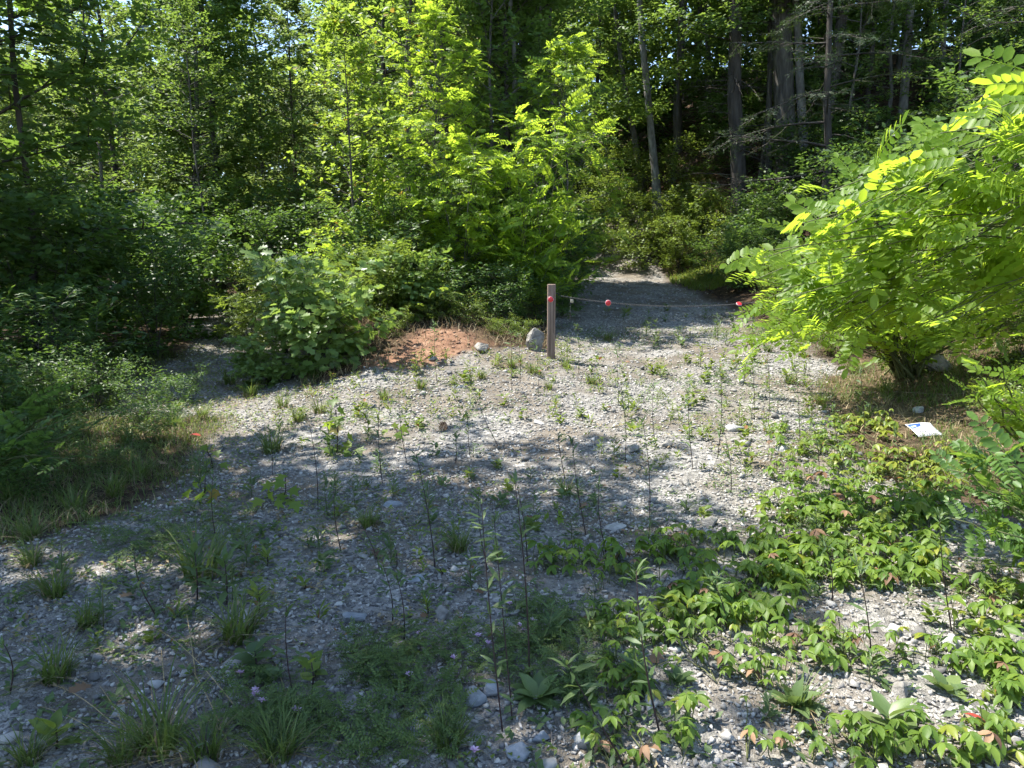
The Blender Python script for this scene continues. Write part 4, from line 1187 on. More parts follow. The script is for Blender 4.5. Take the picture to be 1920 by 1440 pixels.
# ------------------------------------------------------------------ tall dark weed stems
def weed(base_px, top_px, label, r, group, leafy=1.0, mat='weed', thick=1.0, size=1.0):
    b = at_ground(*base_px); tp = at_depth(*top_px, b[1] + r.uniform(-.1, .1)) - b
    root = thing('weed_stem', b, label, 'weed', group)
    t = np.linspace(0, 1, 7)[:, None]
    pts = tp * t + np.array([[.02 * math.sin(b[0] * 9), .015 * math.cos(b[1] * 7), 0] for k in range(7)]) * (t * (1 - t) * 4)
    pts[0, 2] = -.02
    g = Geo(); tube(g, pts, np.linspace(.0034, .0012, 7) * thick, 5)
    obj('stem', g.mesh('stem', M['stem']), root)
    n = int(max(4, 38 * leafy * tp[2] / .8))
    s = r.uniform(.12, 1, n) ** .8
    P, T = along(pts, s)
    a = r.uniform(0, 6.28, n)
    D = np.column_stack([np.cos(a), np.sin(a), r.uniform(-.1, .75, n)])
    Nn = np.column_stack([r.normal(0, .3, n), r.normal(0, .3, n), np.ones(n)])
    g = Geo(); g.add(*place(T_LANCE, P, D, Nn, size * r.uniform(.035, .09, n)))
    k = int(7 * leafy) + 2
    a = r.uniform(0, 6.28, k)
    g.add(*place(T_LANCE, np.repeat(pts[-1:], k, 0) - np.column_stack([np.zeros(k), np.zeros(k), r.uniform(0, .05, k)]), np.column_stack([np.cos(a) * .7, np.sin(a) * .7, r.uniform(.3, 1.2, k)]), np.tile([0, 0, 1.0], (k, 1)) + r.normal(0, .3, (k, 3)), size * r.uniform(.025, .06, k)))
    obj('leaves', g.mesh('leaves', M[mat]), root)
    return root
r = np.random.default_rng(90)
G1 = 'dark weed stems in the shaded foreground'
weed((943, 1372), (903, 945), 'left one of the two tallest dark stems rising from the bottom shade', r, G1, .7, thick=.95)
weed((961, 1352), (926, 970), 'right one of the two tallest dark stems rising from the bottom shade', r, G1, .7, thick=.9)
weed((1243, 1392), (1193, 1070), 'thick dark leafy stem standing right of the bright rosette', r, G1, .9, thick=1.2, size=1.1)
weed((1175, 1440), (1062, 1240), 'dark stem slanting left out of the bottom creeper clump', r, G1, .8, thick=1.15, size=1.1)
weed((993, 1275), (965, 900), 'dark stem rising above the vetch right of the tallest pair', r, G1, .6, thick=1.1)
weed((640, 1034), (628, 893), 'stem with pale white edged leaves in the middle of the shade', r, G1, 1.3, 'rosette', size=.8)
rows = [
 ('dark weed stems scattered over the shaded gravel', G1, .6, [((816, 1064), (780, 850)), ((596, 958), (575, 774)), ((743, 1069), (730, 1004)), ((713, 1075), (686, 999)), ((989, 1058), (965, 893)), ((916, 1072), (897, 923)), ((297, 1159), (252, 1037)), ((551, 1313), (537, 1138)), ((16, 1302), (5, 1205)), ((405, 1436), (392, 1348)), ((757, 1200), (742, 1075)), ((735, 1172), (718, 1060))]),
 ('thin leafy stems along the edge of shade and sun', 'stems along the shade line', .9, [((1100, 1005), (1073, 820)), ((1138, 1037), (1123, 905)), ((1218, 970), (1205, 790)), ((1060, 899), (1046, 815)), ((718, 910), (712, 758)), ((764, 872), (748, 742)), ((408, 1022), (400, 888)), ((853, 872), (852, 812)), ((881, 855), (877, 778)), ((935, 836), (893, 742)), ((510, 890), (505, 800))]),
 ('thin leafy stems on the sunny gravel before the chain', 'stems on the sunny gravel', 1.1, [((1172, 869), (1164, 730)), ((1229, 829), (1226, 720)), ((1371, 921), (1355, 800)), ((1300, 880), (1290, 730)), ((1345, 860), (1350, 690)), ((1440, 800), (1436, 650)), ((1415, 770), (1408, 665)), ((1160, 760), (1157, 655)), ((1010, 740), (1003, 640)), ((960, 735), (958, 620)), ((975, 720), (970, 625)), ((1085, 700), (1082, 610)), ((1235, 650), (1230, 600)), ((1345, 640), (1342, 600)), ((820, 720), (815, 605))]),
 ('leafy stems growing up through the creeper bank', 'stems among the creeper', 1.2, [((1536, 887), (1523, 790)), ((1582, 880), (1562, 760)), ((1634, 1232), (1606, 1050)), ((1786, 1184), (1762, 960)), ((1690, 900), (1680, 810)), ((1620, 840), (1612, 690)), ((1500, 830), (1492, 690)), ((1362, 1180), (1330, 1080)), ((1560, 1130), (1545, 1010))]),
]
for phrase, grp, lf, lst in rows:
    out = [weed(b, t, phrase, r, grp, lf * r.uniform(.7, 1.2), mat='weed') for b, t in lst]
    order_labels(out, phrase)

# ------------------------------------------------------------------ grasses
def blades(n, r, rad, h, lean=.7, w=.006, segs=4):
    """curved grass blades rooted in a small disc"""
    a = r.uniform(0, 6.28, n); q = rad * np.sqrt(r.uniform(0, 1, n))
    root = np.column_stack([np.cos(a) * q, np.sin(a) * q, np.full(n, -.01)])
    az = a + r.normal(0, .9, n)
    L = h * r.uniform(.5, 1.15, n); ln = lean * r.uniform(.3, 1.3, n)
    t = np.linspace(0, 1, segs + 1)
    out = np.column_stack([np.cos(az), np.sin(az), np.zeros(n)])
    C = root[:, None] + L[:, None, None] * (out[:, None] * (ln[:, None, None] * (t ** 1.8)[None, :, None]) + np.array([0, 0, 1.0]) * (t - .32 * ln[:, None] * t ** 2.4)[..., None])
    sd = np.column_stack([-np.sin(az), np.cos(az), np.zeros(n)])[:, None] * (w * r.uniform(.6, 1.2, n))[:, None, None] * (1 - t ** 2)[None, :, None]
    V = np.stack([C - sd, C + sd], 2).reshape(n, -1, 3)
    base = np.arange(segs) * 2
    f = np.stack([base, base + 1, base + 3, base + 2], -1)
    F = (f[None] + (np.arange(n) * (segs + 1) * 2)[:, None, None]).reshape(-1, 4)
    return V.reshape(-1, 3), F
TUFT = []
for k in range(5):
    rr = np.random.default_rng(120 + k)
    TUFT.append((Geo().add(*blades(70, rr, .05, .22, .9, .004)).mesh('blades', M['grass']), Geo().add(*blades(26, rr, .06, .15, 1.5, .003)).mesh('dry_blades', M['straw'])))
def tuft(px, py, s, label, group='grass tufts', dry=True):
    p = at_ground(px, py)
    t = thing('grass_tuft', p, label, 'grass', group, random.uniform(0, 6.28), s)
    k = random.randrange(5)
    obj('blades', TUFT[k][0], t)
    if dry: obj('dry_blades', TUFT[k][1], t)
    return t
tuft(375, 1085, 1.5, 'largest drooping grass tuft in the left shade with pale bent blades')
tuft(102, 1120, 1.0, 'green grass tuft standing alone on the gravel at the left')
tuft(445, 1200, 1.25, 'fine grass tuft behind the broad leaved plant')
tuft(165, 1175, .8, 'short grass tuft below the lone left tuft')
tuft(105, 1275, 1.0, 'low grass tuft near the left bottom edge')
tuft(1060, 930, .8, 'spiky grass tuft on the shade line in the middle')
tuft(860, 1035, .9, 'faded grass tuft in the shaded middle gravel')
tuft(690, 990, .8, 'dark grass tuft beside the pale leaved stem')
tuft(510, 850, 1.25, 'yellow green grass clump in the sun by the left path')
tuft(1500, 1330, .7, 'wiry dry tuft on the lower right gravel')
for grp, phrase, lst in (
    ('grass tufts of the bottom edge', 'tall grass tufts along the bottom left edge', [(300, 1410, 1.25), (385, 1425, .9), (230, 1432, .8), (55, 1430, .7), (520, 1425, .95), (840, 1405, .75)]),
    ('grass tufts of the left verge', 'rank grass tufts on the left verge of the gravel', [(60, 1010, .9), (140, 960, 1.0), (215, 930, 1.1), (260, 900, 1.2), (20, 940, 1.0), (330, 800, .9), (380, 785, .9), (240, 830, 1.0), (60, 1060, .8)]),
    ('grass tufts by the path', 'bleached grass tufts where the left path meets the bush', [(430, 720, 1.2), (470, 745, 1.1), (530, 765, 1.0), (600, 775, 1.0), (560, 790, .9)]),
    ('grass tufts of the mound foot', 'sunlit grass tufts at the clay mound foot', [(960, 690, .9), (1000, 700, .8), (1060, 690, .8), (1110, 720, .8), (1140, 640, 1.0), (905, 710, .7), (790, 730, .8), (720, 750, .8), (1030, 730, .6)]),
    ('grass tufts on the right', 'small grass tufts on the right side of the drive', [(1400, 700, .8), (1480, 720, .9), (1540, 760, 1.0), (1620, 790, 1.0), (1660, 740, 1.2), (1600, 700, 1.2), (1440, 660, .9)])):
    order_labels([tuft(px, py, s, phrase, grp) for px, py, s in lst], phrase)

# seed-headed grass stalks leaning over the bottom left
def stalk(base, tip, depth, label):
    b = at_ground(*base); e = at_depth(*tip, depth) - b
    root = thing('grass_stalk', b, label, 'grass', 'tan grass stalks with seed heads')
    t = np.linspace(0, 1, 10)[:, None]
    m_ = e * .55 + np.array([0, 0, .12])
    pts = 2 * m_ * t * (1 - t) + e * t * t
    g = Geo(); tube(g, pts, np.linspace(.0022, .001, 10), 4)
    obj('stalk', g.mesh('stalk', M['tan_stem']), root)
    rr = np.random.default_rng(int(base[0]))
    P, T = along(pts, rr.uniform(.72, 1, 46))
    g = Geo(); g.add(*place(T_LANCE, P, T + rr.normal(0, .33, (46, 3)), rr.normal(0, 1, (46, 3)), rr.uniform(.012, .03, 46)))
    obj('seed_head', g.mesh('seed_head', M['straw']), root)
    return root
out = [stalk(*a, 'tan seed headed grass stalks at the bottom left') for a in (
    ((255, 1436), (40, 1325), 2.6), ((285, 1438), (85, 1282), 2.7), ((262, 1425), (160, 1265), 2.9), ((430, 1400), (330, 1225), 3.0), ((480, 1380), (285, 1175), 3.1),
    ((310, 1300), (300, 1200), 3.2), ((370, 1290), (345, 1130), 3.4), ((560, 1400), (505, 1225), 3.0), ((760, 1330), (700, 1255), 3.0), ((420, 1280), (410, 1215), 3.2))]
order_labels(out, 'tan seed headed grass stalks at the bottom left')

# ------------------------------------------------------------------ broad leaved plants and seedlings
def rosette(px, py, label, n, L, mat, seed, tpl=T_OVATE, elev=(.1, .9), wide=1.0, group='broad leaved plants', stem=0.0):
    r = np.random.default_rng(seed)
    p = at_ground(px, py)
    root = thing('leafy_plant', p, label, 'plant', group)
    me = tpl_mesh('leaf', (tpl[0] * np.array([wide, 1, 1]), tpl[1]), M[mat])
    if stem:
        g = Geo(); tube(g, np.array([[0, 0, -.01], [.008, 0, stem * .5], [0, .01, stem]]), [.004, .0035, .002], 5)
        obj('stem', g.mesh('stem', M['stem']), root)
    for i in range(n):
        a = i * 2.4 + r.uniform(-.3, .3); u = i / max(1, n - 1)
        el = elev[0] + (elev[1] - elev[0]) * u + r.uniform(-.12, .12)
        z = stem * (1 - .75 * (1 - u)) if stem else .01
        d = Vector((math.cos(a) * math.cos(el), math.sin(a) * math.cos(el), math.sin(el)))
        up = Vector((-math.cos(a) * math.sin(el), -math.sin(a) * math.sin(el), math.cos(el) + .2))
        X = d.cross(up).normalized(); Z = X.cross(d)
        m = Matrix((X, d, Z)).transposed().to_4x4()
        o = obj('leaf', me, root)
        o.matrix_basis = Matrix.Translation((0, 0, z)) @ m @ Matrix.Scale(L * r.uniform(.7, 1.15), 4)
    return root
rosette(1008, 1315, 'bright pale green rosette of spoon shaped leaves at the bottom middle', 17, .115, 'rosette', 1, elev=(-.25, .75), wide=.75)
rosette(478, 1262, 'broad heart leaved plant in the left foreground shade', 9, .10, 'weed', 2, wide=1.3, stem=.09, elev=(-.2, .6))
rosette(1487, 1330, 'lance leaved plant on the lower right gravel in shade', 9, .12, 'weed', 3, wide=.8, elev=(.2, 1.2))
rosette(1665, 1375, 'pale plant with long toothed leaves in the bottom right corner', 11, .13, 'rosette', 4, wide=.75, stem=.06, elev=(.0, .8))
rosette(1868, 1380, 'yellow green plant beside the red leaf at the right corner', 9, .10, 'seedling', 5, wide=.9, elev=(.1, 1.0))
rosette(1775, 1300, 'pale leafy plant beside the long grey rock ridge', 8, .10, 'rosette', 6, wide=.9)
rosette(1520, 1195, 'upright brown tipped leafy plant in the sunny patch', 7, .09, 'rosette', 7, wide=.7, elev=(.5, 1.4))
rosette(585, 1300, 'small upright plant with round leaves at the bottom left', 6, .07, 'seedling', 8, wide=1.3, stem=.12)
rosette(105, 1405, 'bright green broad leaved seedling at the bottom left corner', 8, .09, 'seedling', 9, stem=.07)
rosette(1270, 1285, 'grey green plant with woolly leaves behind the thick dark stem', 7, .08, 'weed', 10, wide=1.0, elev=(.2, 1.1))
rosette(590, 1270, 'round leaved sprout above the vetch on the left', 5, .06, 'seedling', 11, wide=1.4, stem=.08)
rosette(800, 1160, 'feathery bright green seedling in the shaded gravel', 18, .05, 'seedling', 12, tpl=T_LANCE, stem=.07, elev=(.1, 1.2))
rosette(425, 1135, 'dark lance leaved weed clump right of the largest grass tuft', 20, .11, 'weed', 13, tpl=T_LANCE, stem=.22, elev=(-.1, 1.0), wide=1.5)
rosette(370, 1130, 'dark lance leaved weed clump inside the largest grass tuft', 22, .11, 'weed', 14, tpl=T_LANCE, stem=.27, elev=(-.1, 1.0), wide=1.5)
rosette(485, 1150, 'green lance leaved weed left of the sun patch', 16, .09, 'seedling', 15, tpl=T_LANCE, stem=.1, wide=1.6)
rosette(500, 1062, 'mid green seedling clump above the sun patch', 16, .07, 'seedling', 16, tpl=T_LANCE, stem=.06, wide=1.6)
rosette(570, 1105, 'lime green two leaved sprout on the sun patch edge', 5, .05, 'seedling', 17, wide=1.1, stem=.03)

def maple_sprout(px, py, label, pts, L, seed, mat='maple'):
    p = at_ground(px, py)
    root = thing('maple_sprout', p, label, 'sapling', 'maple sprouts on the gravel')
    r = np.random.default_rng(seed)
    me = tpl_mesh('leaf', T_MAPLE, M[mat])
    g = Geo()
    tops = [at_depth(x, y, p[1] + r.uniform(-.12, .12)) - p for x, y in pts]
    hi = max(tops, key=lambda q: q[2])
    main = np.array([[0, 0, -.02], hi * .5 + np.array([.02, 0, 0]), hi])
    tube(g, main, [.006, .004, .002], 5)
    for q in tops:
        s = np.clip(q[2] / max(hi[2], .01), .1, 1)
        a, _ = along(main, np.array([s * .85]))
        tube(g, np.array([a[0], (a[0] + q) / 2 + np.array([0, 0, .01]), q]), .0016, 4)
        az = r.uniform(0, 6.28)
        d = Vector((math.cos(az), math.sin(az) - .5, -.55)).normalized(); up = Vector((r.normal(0, .3), -.5, 1))
        X = d.cross(up).normalized(); Z = X.cross(d)
        o = obj('leaf', me, root)
        o.matrix_basis = Matrix.Translation(Vector(q)) @ Matrix((X, d, Z)).transposed().to_4x4() @ Matrix.Scale(L * r.uniform(.7, 1.15), 4)
    obj('stem', g.mesh('stem', M['stem']), root)
r = np.random.default_rng(5)
maple_sprout(632, 850, 'yellow green drooping maple sprout standing in the sun by the path', [(625, 748), (632, 765), (615, 790), (640, 795), (622, 815), (650, 815), (640, 835), (612, 838), (660, 830), (672, 840), (628, 800), (636, 780), (655, 845)], .12, 1)
maple_sprout(525, 950, 'shaded maple sprout with broad leaves left of the pale leaved stem', [(510, 905), (530, 900), (545, 915), (500, 925), (525, 925), (540, 935), (515, 940), (550, 940), (490, 935), (535, 890)], .10, 2)
maple_sprout(372, 945, 'maple sprout with red tinged leaves at the edge of the left grass', [(360, 905), (385, 895), (400, 910), (350, 920), (375, 925), (395, 935), (410, 920)], .085, 3)
maple_sprout(400, 880, 'small maple sprout in the sun at the start of the left path', [(385, 850), (405, 845), (395, 865), (415, 868), (380, 835)], .075, 4)
maple_sprout(745, 820, 'thin maple sprout with yellowish leaves right of the drooping sprout', [(735, 795), (750, 800), (725, 805), (742, 812)], .09, 5)
maple_sprout(1045, 980, 'pair of lime maple leaves in the middle shade line', [(1030, 965), (1052, 970), (1045, 960)], .06, 6)
maple_sprout(820, 1082, 'lime leaf sprout between the two dark stems in the shade', [(825, 1068), (812, 1075), (838, 1070)], .07, 7)
maple_sprout(1105, 935, 'dark leafed sprout beside the shade line stems', [(1110, 925), (1095, 930), (1118, 935)], .08, 8, 'weed')

# many small seedlings
SEED = []
for k in range(6):
    rr = np.random.default_rng(150 + k)
    g = Geo(); n = 12 + 3 * k
    a = rr.uniform(0, 6.28, n); z = rr.uniform(0, .05 + .02 * (k % 3), n)
    g.add(*place(T_LANCE if k % 2 else T_OVATE, np.column_stack([.01 * np.cos(a), .01 * np.sin(a), z]), np.column_stack([np.cos(a), np.sin(a), rr.uniform(0, 1.3, n)]), np.tile([0, 0, 1.0], (n, 1)) + rr.normal(0, .2, (n, 3)), rr.uniform(.022, .05, n)))
    SEED.append((g.mesh('seedling', M['seedling']), None))
def seedlings(n, x0, x1, y0, y1, phrase, seed, s=(.7, 1.5), mat=None):
    P, r = scatter(4000, x0, x1, y0, y1, gravel_mask, seed)
    P = P[r.choice(len(P), n, replace=False)]
    for p in P:
        o = obj('seedling', SEED[r.integers(0, 6)][0], None, p, (0, 0, r.uniform(0, 6.28)), r.uniform(*s))
        tag(o, phrase, 'seedling', phrase)
        if mat and r.uniform() < .6:
            o.material_slots[0].link = 'OBJECT'; o.material_slots[0].material = M[mat]
seedlings(95, .6, 3.2, 5.2, 9.3, 'tiny yellow green seedling on the sunny gravel before the chain', 1, (.8, 1.8))
seedlings(55, -2.2, .6, 6.5, 9.0, 'tiny seedling on the sunny gravel before the clay mound', 2, (.8, 1.7))
seedlings(80, -2.4, .8, 2.6, 6.2, 'tiny green seedling on the shaded foreground gravel', 3, (.6, 1.3), 'weed')
seedlings(26, 1.0, 2.6, 2.4, 4.6, 'tiny pale seedling on the gravel around the creeper', 4, (.6, 1.3), 'rosette')
seedlings(24, 1.0, 3.8, 9.5, 14, 'tiny seedling on the shaded drive around the chain', 5, (1, 2.2), 'weed')
seedlings(14, -4.3, -2.6, 6.5, 10, 'tiny seedling on the left path', 6, (.8, 1.6))

# leafy young weeds
WEEDS = []
for k in range(4):
    rr = np.random.default_rng(170 + k)
    hh = .10 + .05 * k
    g1 = Geo(); tube(g1, np.array([[0, 0, -.02], [.01, .005, hh * .5], [0, .015, hh]]), [.003, .0025, .0012], 4)
    g2 = Geo(); n = 22 + 6 * k
    zz = rr.uniform(.05, 1, n) * hh; a = rr.uniform(0, 6.28, n)
    g2.add(*place(T_LANCE, np.column_stack([.004 * np.cos(a), .004 * np.sin(a), zz]), np.column_stack([np.cos(a), np.sin(a), rr.uniform(0, 1.0, n)]), np.tile([0, 0, 1.0], (n, 1)) + rr.normal(0, .2, (n, 3)), rr.uniform(.04, .085, n) * (1.25 - .6 * zz / hh)))
    WEEDS.append((g1.mesh('stem', M['green_stem']), g2.mesh('leaves', M['weed'])))
def weeds(n, x0, x1, y0, y1, phrase, seed, s=(.7, 1.3), mat=None):
    P, r = scatter(4000, x0, x1, y0, y1, gravel_mask, seed)
    P = P[r.choice(len(P), n, replace=False)]
    out = []
    for p in P:
        k = r.integers(0, 4)
        o = thing('leafy_weed', p, phrase, 'weed', phrase, r.uniform(0, 6.28), r.uniform(*s))
        obj('stem', WEEDS[k][0], o)
        c = obj('leaves', WEEDS[k][1], o)
        if mat:
            c.material_slots[0].link = 'OBJECT'; c.material_slots[0].material = M[mat]
        out.append(o)
    order_labels(out, phrase)
weeds(20, -2.6, -.9, 3.0, 6.2, 'leafy weeds on the shaded left gravel', 41)
weeds(20, -.9, 1.2, 2.4, 6.0, 'leafy weeds on the shaded middle gravel', 42, (.6, 1.2))
weeds(20, -2.2, .6, 6.3, 9.2, 'leafy weeds on the gravel below the mound', 43, (.7, 1.3), 'seedling')
weeds(20, 2.0, 3.6, 5.6, 9.6, 'leafy weeds along the right of the sunny gravel', 44, (.8, 1.5), 'seedling')
weeds(18, .6, 2.2, 5.4, 9.4, 'leafy weeds on the sunny gravel before the chain', 45, (.6, 1.1), 'seedling')
weeds(12, 1.0, 3.8, 9.6, 13, 'leafy weeds on the drive around the chain', 46, (.8, 1.6))
weeds(16, 1.3, 2.8, 2.4, 4.4, 'pale leafy weeds on the lower right gravel', 47, (.6, 1.0), 'rosette')

# vetch: sprawling feathery ground cover with pink flower heads
VF = [frond_tpl(200 + k, 7, .17, T_ROUND, .2) for k in range(3)]
def vetch(label, boxes, n, flowers, seed):
    r = np.random.default_rng(seed)
    pts = np.array([at_ground(r.uniform(b[0], b[2]), r.uniform(b[1], b[3])) for b in [boxes[i % len(boxes)] for i in range(n)]])
    c = pts.mean(0); c[2] = H(c[0], c[1])
    root = thing('vetch_plant', c, label, 'vetch', 'vetch patches')
    g = Geo(); z = r.uniform(.005, .075, n)
    a = r.uniform(0, 6.28, n)
    Q = pts - c + np.column_stack([np.zeros(n), np.zeros(n), z])
    D = np.column_stack([np.cos(a), np.sin(a), r.uniform(-.1, .8, n)])
    for k in range(3):
        s = np.arange(n) % 3 == k
        g.add(*place(VF[k], Q[s], D[s], np.tile([0, 0, 1.0], (s.sum(), 1)) + r.normal(0, .3, (s.sum(), 3)), r.uniform(.05, .10, s.sum())))
    tag(obj('foliage', g.mesh('foliage', M['vetch']), root), kind='stuff')
    g = Geo()
    for i in range(0, n, 5):
        tube(g, np.array([pts[i] - c, Q[i] * .6 + (pts[i] - c) * .4 + r.normal(0, .02, 3), Q[i]]), .0013, 3)
    tag(obj('stems', g.mesh('stems', M['green_stem']), root), kind='stuff')
    for px, py in flowers:
        p = at_ground(px, py + 14) - c + np.array([0, 0, .05])
        gg = Geo(); m = 11; a = np.arange(m) * 2.4
        gg.add(*place(T_ROUND, np.zeros((m, 3)), np.column_stack([np.cos(a), np.sin(a), .2 + .9 * np.arange(m) / m]), np.tile([0, 0, 1.0], (m, 1)), .019))
        obj('flower', gg.mesh('flower', M['petal']), root, p)
vetch('vetch mat with pink flowers left of the tallest dark stems', [(690, 1190, 860, 1330), (640, 1210, 780, 1290)], 420, [(787, 1197), (768, 1276), (852, 1243), (750, 1215)], 1)
vetch('vetch with pink flowers around the tallest dark stems', [(850, 1190, 1040, 1290), (960, 1130, 1060, 1230)], 400, [(955, 1138), (975, 1180), (897, 1200), (985, 1190), (1000, 1170), (915, 1215)], 2)
vetch('vetch sprawling right of the bright rosette', [(1040, 1160, 1160, 1260), (1050, 1270, 1110, 1330)], 280, [], 3)
vetch('vetch with pale flowers below the broad heart leaved plant', [(400, 1270, 560, 1400), (480, 1330, 620, 1420)], 360, [(453, 1272), (480, 1305), (494, 1325), (555, 1342), (480, 1312)], 4)
vetch('vetch at the bottom edge between grass and slate', [(620, 1330, 880, 1440)], 330, [(890, 1422), (560, 1345)], 5)
vetch('dull vetch on the shaded left gravel beside the verge', [(150, 970, 330, 1040), (200, 1000, 340, 1060)], 240, [], 6)
vetch('low vetch behind the largest grass tuft', [(330, 960, 480, 1040)], 150, [], 7)

# ------------------------------------------------------------------ ground stuff: verge grass, straw, litter
def field(name, n, x0, x1, y0, y1, mask, seed, h, w, mat, label, lean=.9, parent=None, clump=.12):
    P, r = scatter(n, x0, x1, y0, y1, mask, seed)
    V, F = blades(len(P), r, .02, h, lean, w, 3)
    off = np.repeat(P, 8, axis=0)
    V = V + off
    return tag(obj(name, Geo().add(V, F).mesh(name, M[mat])), label, 'grass', None, 'stuff')
verge = lambda x, y: (1 - gravel_mask(x, y)) * sstep(-.6, .1, lumps(x, y, 2.3, 71) + .35) * (1 - clay_mask(x, y))
field('verge_grass', 46000, -6, -2.2, 3, 11, verge, 1, .12, .003, 'grass', 'rank green grass along the left verge')
field('bend_grass', 42000, .2, 6, 16.5, 24, lambda x, y: sstep(.4, .0, gravel_mask(x, y)) * .9, 2, .18, .009, 'seedling', 'sunlit grass strip along the far road bend')
field('mound_grass', 5200, -3.4, 2.0, 8.2, 11.5, lambda x, y: (1 - gravel_mask(x, y)) * (1 - .8 * clay_mask(x, y)) * .9, 3, .20, .004, 'straw', 'dry grass around the clay mound and post', 1.2)
field('verge_straw', 9000, -6, -2.2, 3, 9, verge, 11, .12, .003, 'straw', 'dead grass tangled in the left verge', 1.6)
field('bank_straw', 9000, 2.6, 7, 5.2, 11, lambda x, y: np.maximum(straw_mask(x, y), .35 * (1 - gravel_mask(x, y))), 4, .13, .004, 'straw', 'bleached straw thatch on the right bank', 1.7)
field('bank_grass', 24000, 2.4, 6.5, 4.8, 11, lambda x, y: (1 - gravel_mask(x, y)) * sstep(-.5, .3, lumps(x, y, 2.4, 61)), 5, .12, .004, 'grass', 'thin green grass in the right bank straw', 1.0)
field('drive_grass', 5200, 1.0, 4, 9.5, 19, lambda x, y: gravel_mask(x, y) * sstep(.15, .5, lumps(x, y, 1.5, 44) + .1), 6, .07, .004, 'grass', 'sparse short grass on the shaded drive', 1.0)
def sprinkle(name, n, mask, seed, size, mat, label):
    P, r = scatter(n, -5, 5, 2, 12, mask, seed)
    k = 5; P = np.repeat(P, k, 0); m = len(P); a = r.uniform(0, 6.28, m)
    P[:, 0] += r.normal(0, .02, m); P[:, 1] += r.normal(0, .02, m); P[:, 2] += r.uniform(.005, .03, m)
    g = Geo(); g.add(*place(T_SIMPLE, P, np.column_stack([np.cos(a), np.sin(a), r.uniform(-.1, .9, m)]), np.column_stack([r.normal(0, .3, m), r.normal(0, .3, m), np.ones(m)]), r.uniform(.4, 1, m) * size))
    tag(obj(name, g.mesh(name, M[mat]), ground), label, None, None, 'stuff')
patchy = lambda x, y: gravel_mask(x, y) * sstep(-.1, .6, lumps(x, y, 1.9, 81) + .2 * lumps(x, y, 7, 82))
sprinkle('gravel_weeds', 15000, patchy, 20, .035, 'seedling', 'sprinkling of tiny pale weeds between the stones')
sprinkle('gravel_weeds', 9000, lambda x, y: gravel_mask(x, y) * sstep(-.3, .5, lumps(x, y, 1.4, 83)), 21, .035, 'weed', 'sprinkling of tiny grey green weeds between the stones')
sprinkle('gravel_weeds', 9000, lambda x, y: gravel_mask(x, y) * sstep(3.8, 2.4, y + .3 * x) * sstep(-.4, .4, lumps(x, y, 2.6, 84)), 23, .05, 'weed', 'low green weeds thickening along the bottom edge')
sprinkle('gravel_litter', 7000, patchy, 22, .035, 'straw', 'bits of straw and dry leaf between the stones')
P, r = scatter(16000, -9, 12, 3, 26, lambda x, y: (1 - gravel_mask(x, y)) * .9 + .03, 8)
g = Geo(); n = len(P)
P[:, 2] += r.uniform(.0, .02, n)
g.add(*place(T_OVATE, P, np.column_stack([r.normal(0, 1, n), r.normal(0, 1, n), r.normal(0, .25, n)]), np.column_stack([r.normal(0, .4, n), r.normal(0, .4, n), np.ones(n)]), r.uniform(.025, .06, n)))
tag(obj('leaf_litter', g.mesh('leaf_litter', M['deadleaf'])), 'brown dead leaves littering the wood floor', 'litter', None, 'stuff')

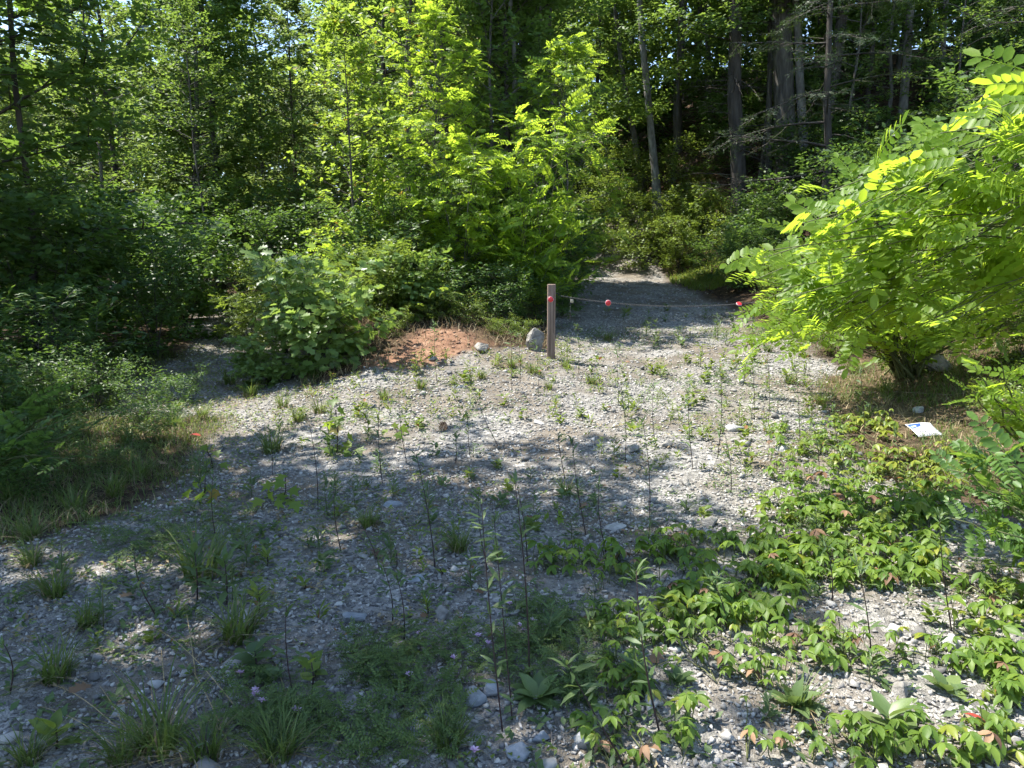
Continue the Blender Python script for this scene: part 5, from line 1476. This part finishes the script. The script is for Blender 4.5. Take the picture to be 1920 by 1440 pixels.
# single dead leaves, twigs and cones on the gravel
DL = tpl_mesh('dead_leaf', T_OAK, M['deadleaf'])
out = []
for px, py, s in ((455, 1088, .09), (730, 1000, .08), (1100, 952, .07), (800, 1165, .06), (980, 985, .08), (175, 1300, .09), (300, 880, .1), (330, 890, .1), (700, 1040, .08), (1240, 1230, .09), (225, 1135, .1), (890, 1120, .06), (1170, 975, .07)):
    p = at_ground(px, py)
    out.append(tag(obj('dead_leaf', DL, None, p + np.array([0, 0, .035]), (random.uniform(-.4, .4), random.uniform(-.4, .4), random.uniform(0, 6.28)), s), 'x', 'leaf', 'dead leaves on the gravel'))
order_labels(out, 'brown dead leaves lying on the gravel')
RL = tpl_mesh('red_leaf', T_OVATE, M['red_leaf'])
tag(obj('red_leaf', RL, None, at_ground(1848, 1378) + np.array([0, 0, .04]), (.3, .2, 1.0), .07), 'red dead leaf on the sunny gravel at the right corner', 'leaf')
tag(obj('red_leaf', RL, None, at_ground(378, 828) + np.array([0, 0, .05]), (.3, -.2, 2.0), .09), 'red leaf at the edge of the sunny left path', 'leaf')
def cone(px, py, s, label):
    g = Geo(); n = 60
    t = np.arange(n) / n; a = np.arange(n) * 2.4; rad = .35 * np.sin(math.pi * (.12 + .85 * t)) ** .8
    P = np.column_stack([rad * np.cos(a), rad * np.sin(a), t])
    g.add(*place(T_ROUND, P * .8, np.column_stack([np.cos(a), np.sin(a), np.full(n, .55)]), np.column_stack([-np.cos(a) * .5, -np.sin(a) * .5, np.ones(n)]), .3))
    tag(obj('pine_cone', g.mesh('pine_cone', M['deadleaf']), None, at_ground(px, py), (.5, .3, 0), s), label, 'cone')
cone(829, 806, .085, 'brown pine cone on the sunny gravel below the clay mound')
def stick(pts, depth_off, rad, label, name='fallen_stick', mat='twig'):
    P = np.array([at_ground(*p) for p in pts]); P[:, 2] += rad * 1.2
    c = P[0].copy(); g = Geo(); tube(g, P - c, np.linspace(rad, rad * .55, len(P)), 6)
    tag(obj(name, g.mesh(name, M[mat], True), None, c), label, 'stick', 'sticks on the ground')
stick([(440, 1032), (465, 1022), (485, 1008), (500, 988)], 0, .009, 'bent grey stick lying in the left shade gravel')
stick([(1035, 1405), (1034, 1380), (1032, 1352)], 0, .004, 'short bleached straw stick pointing up from the rosette')
stick([(300, 1110), (330, 1098), (350, 1085)], 0, .006, 'thin stick in front of the largest grass tuft')
stick([(1310, 536), (1335, 548), (1349, 560)], 0, .014, 'dark branch lying on the shaded drive behind the chain', mat='stem')
stick([(1600, 738), (1680, 736), (1790, 742)], 0, .006, 'pale straight stick lying on the straw bank')
stick([(1195, 560), (1212, 562), (1230, 566)], 0, .01, 'small dark branch left on the shaded drive', mat='twig')
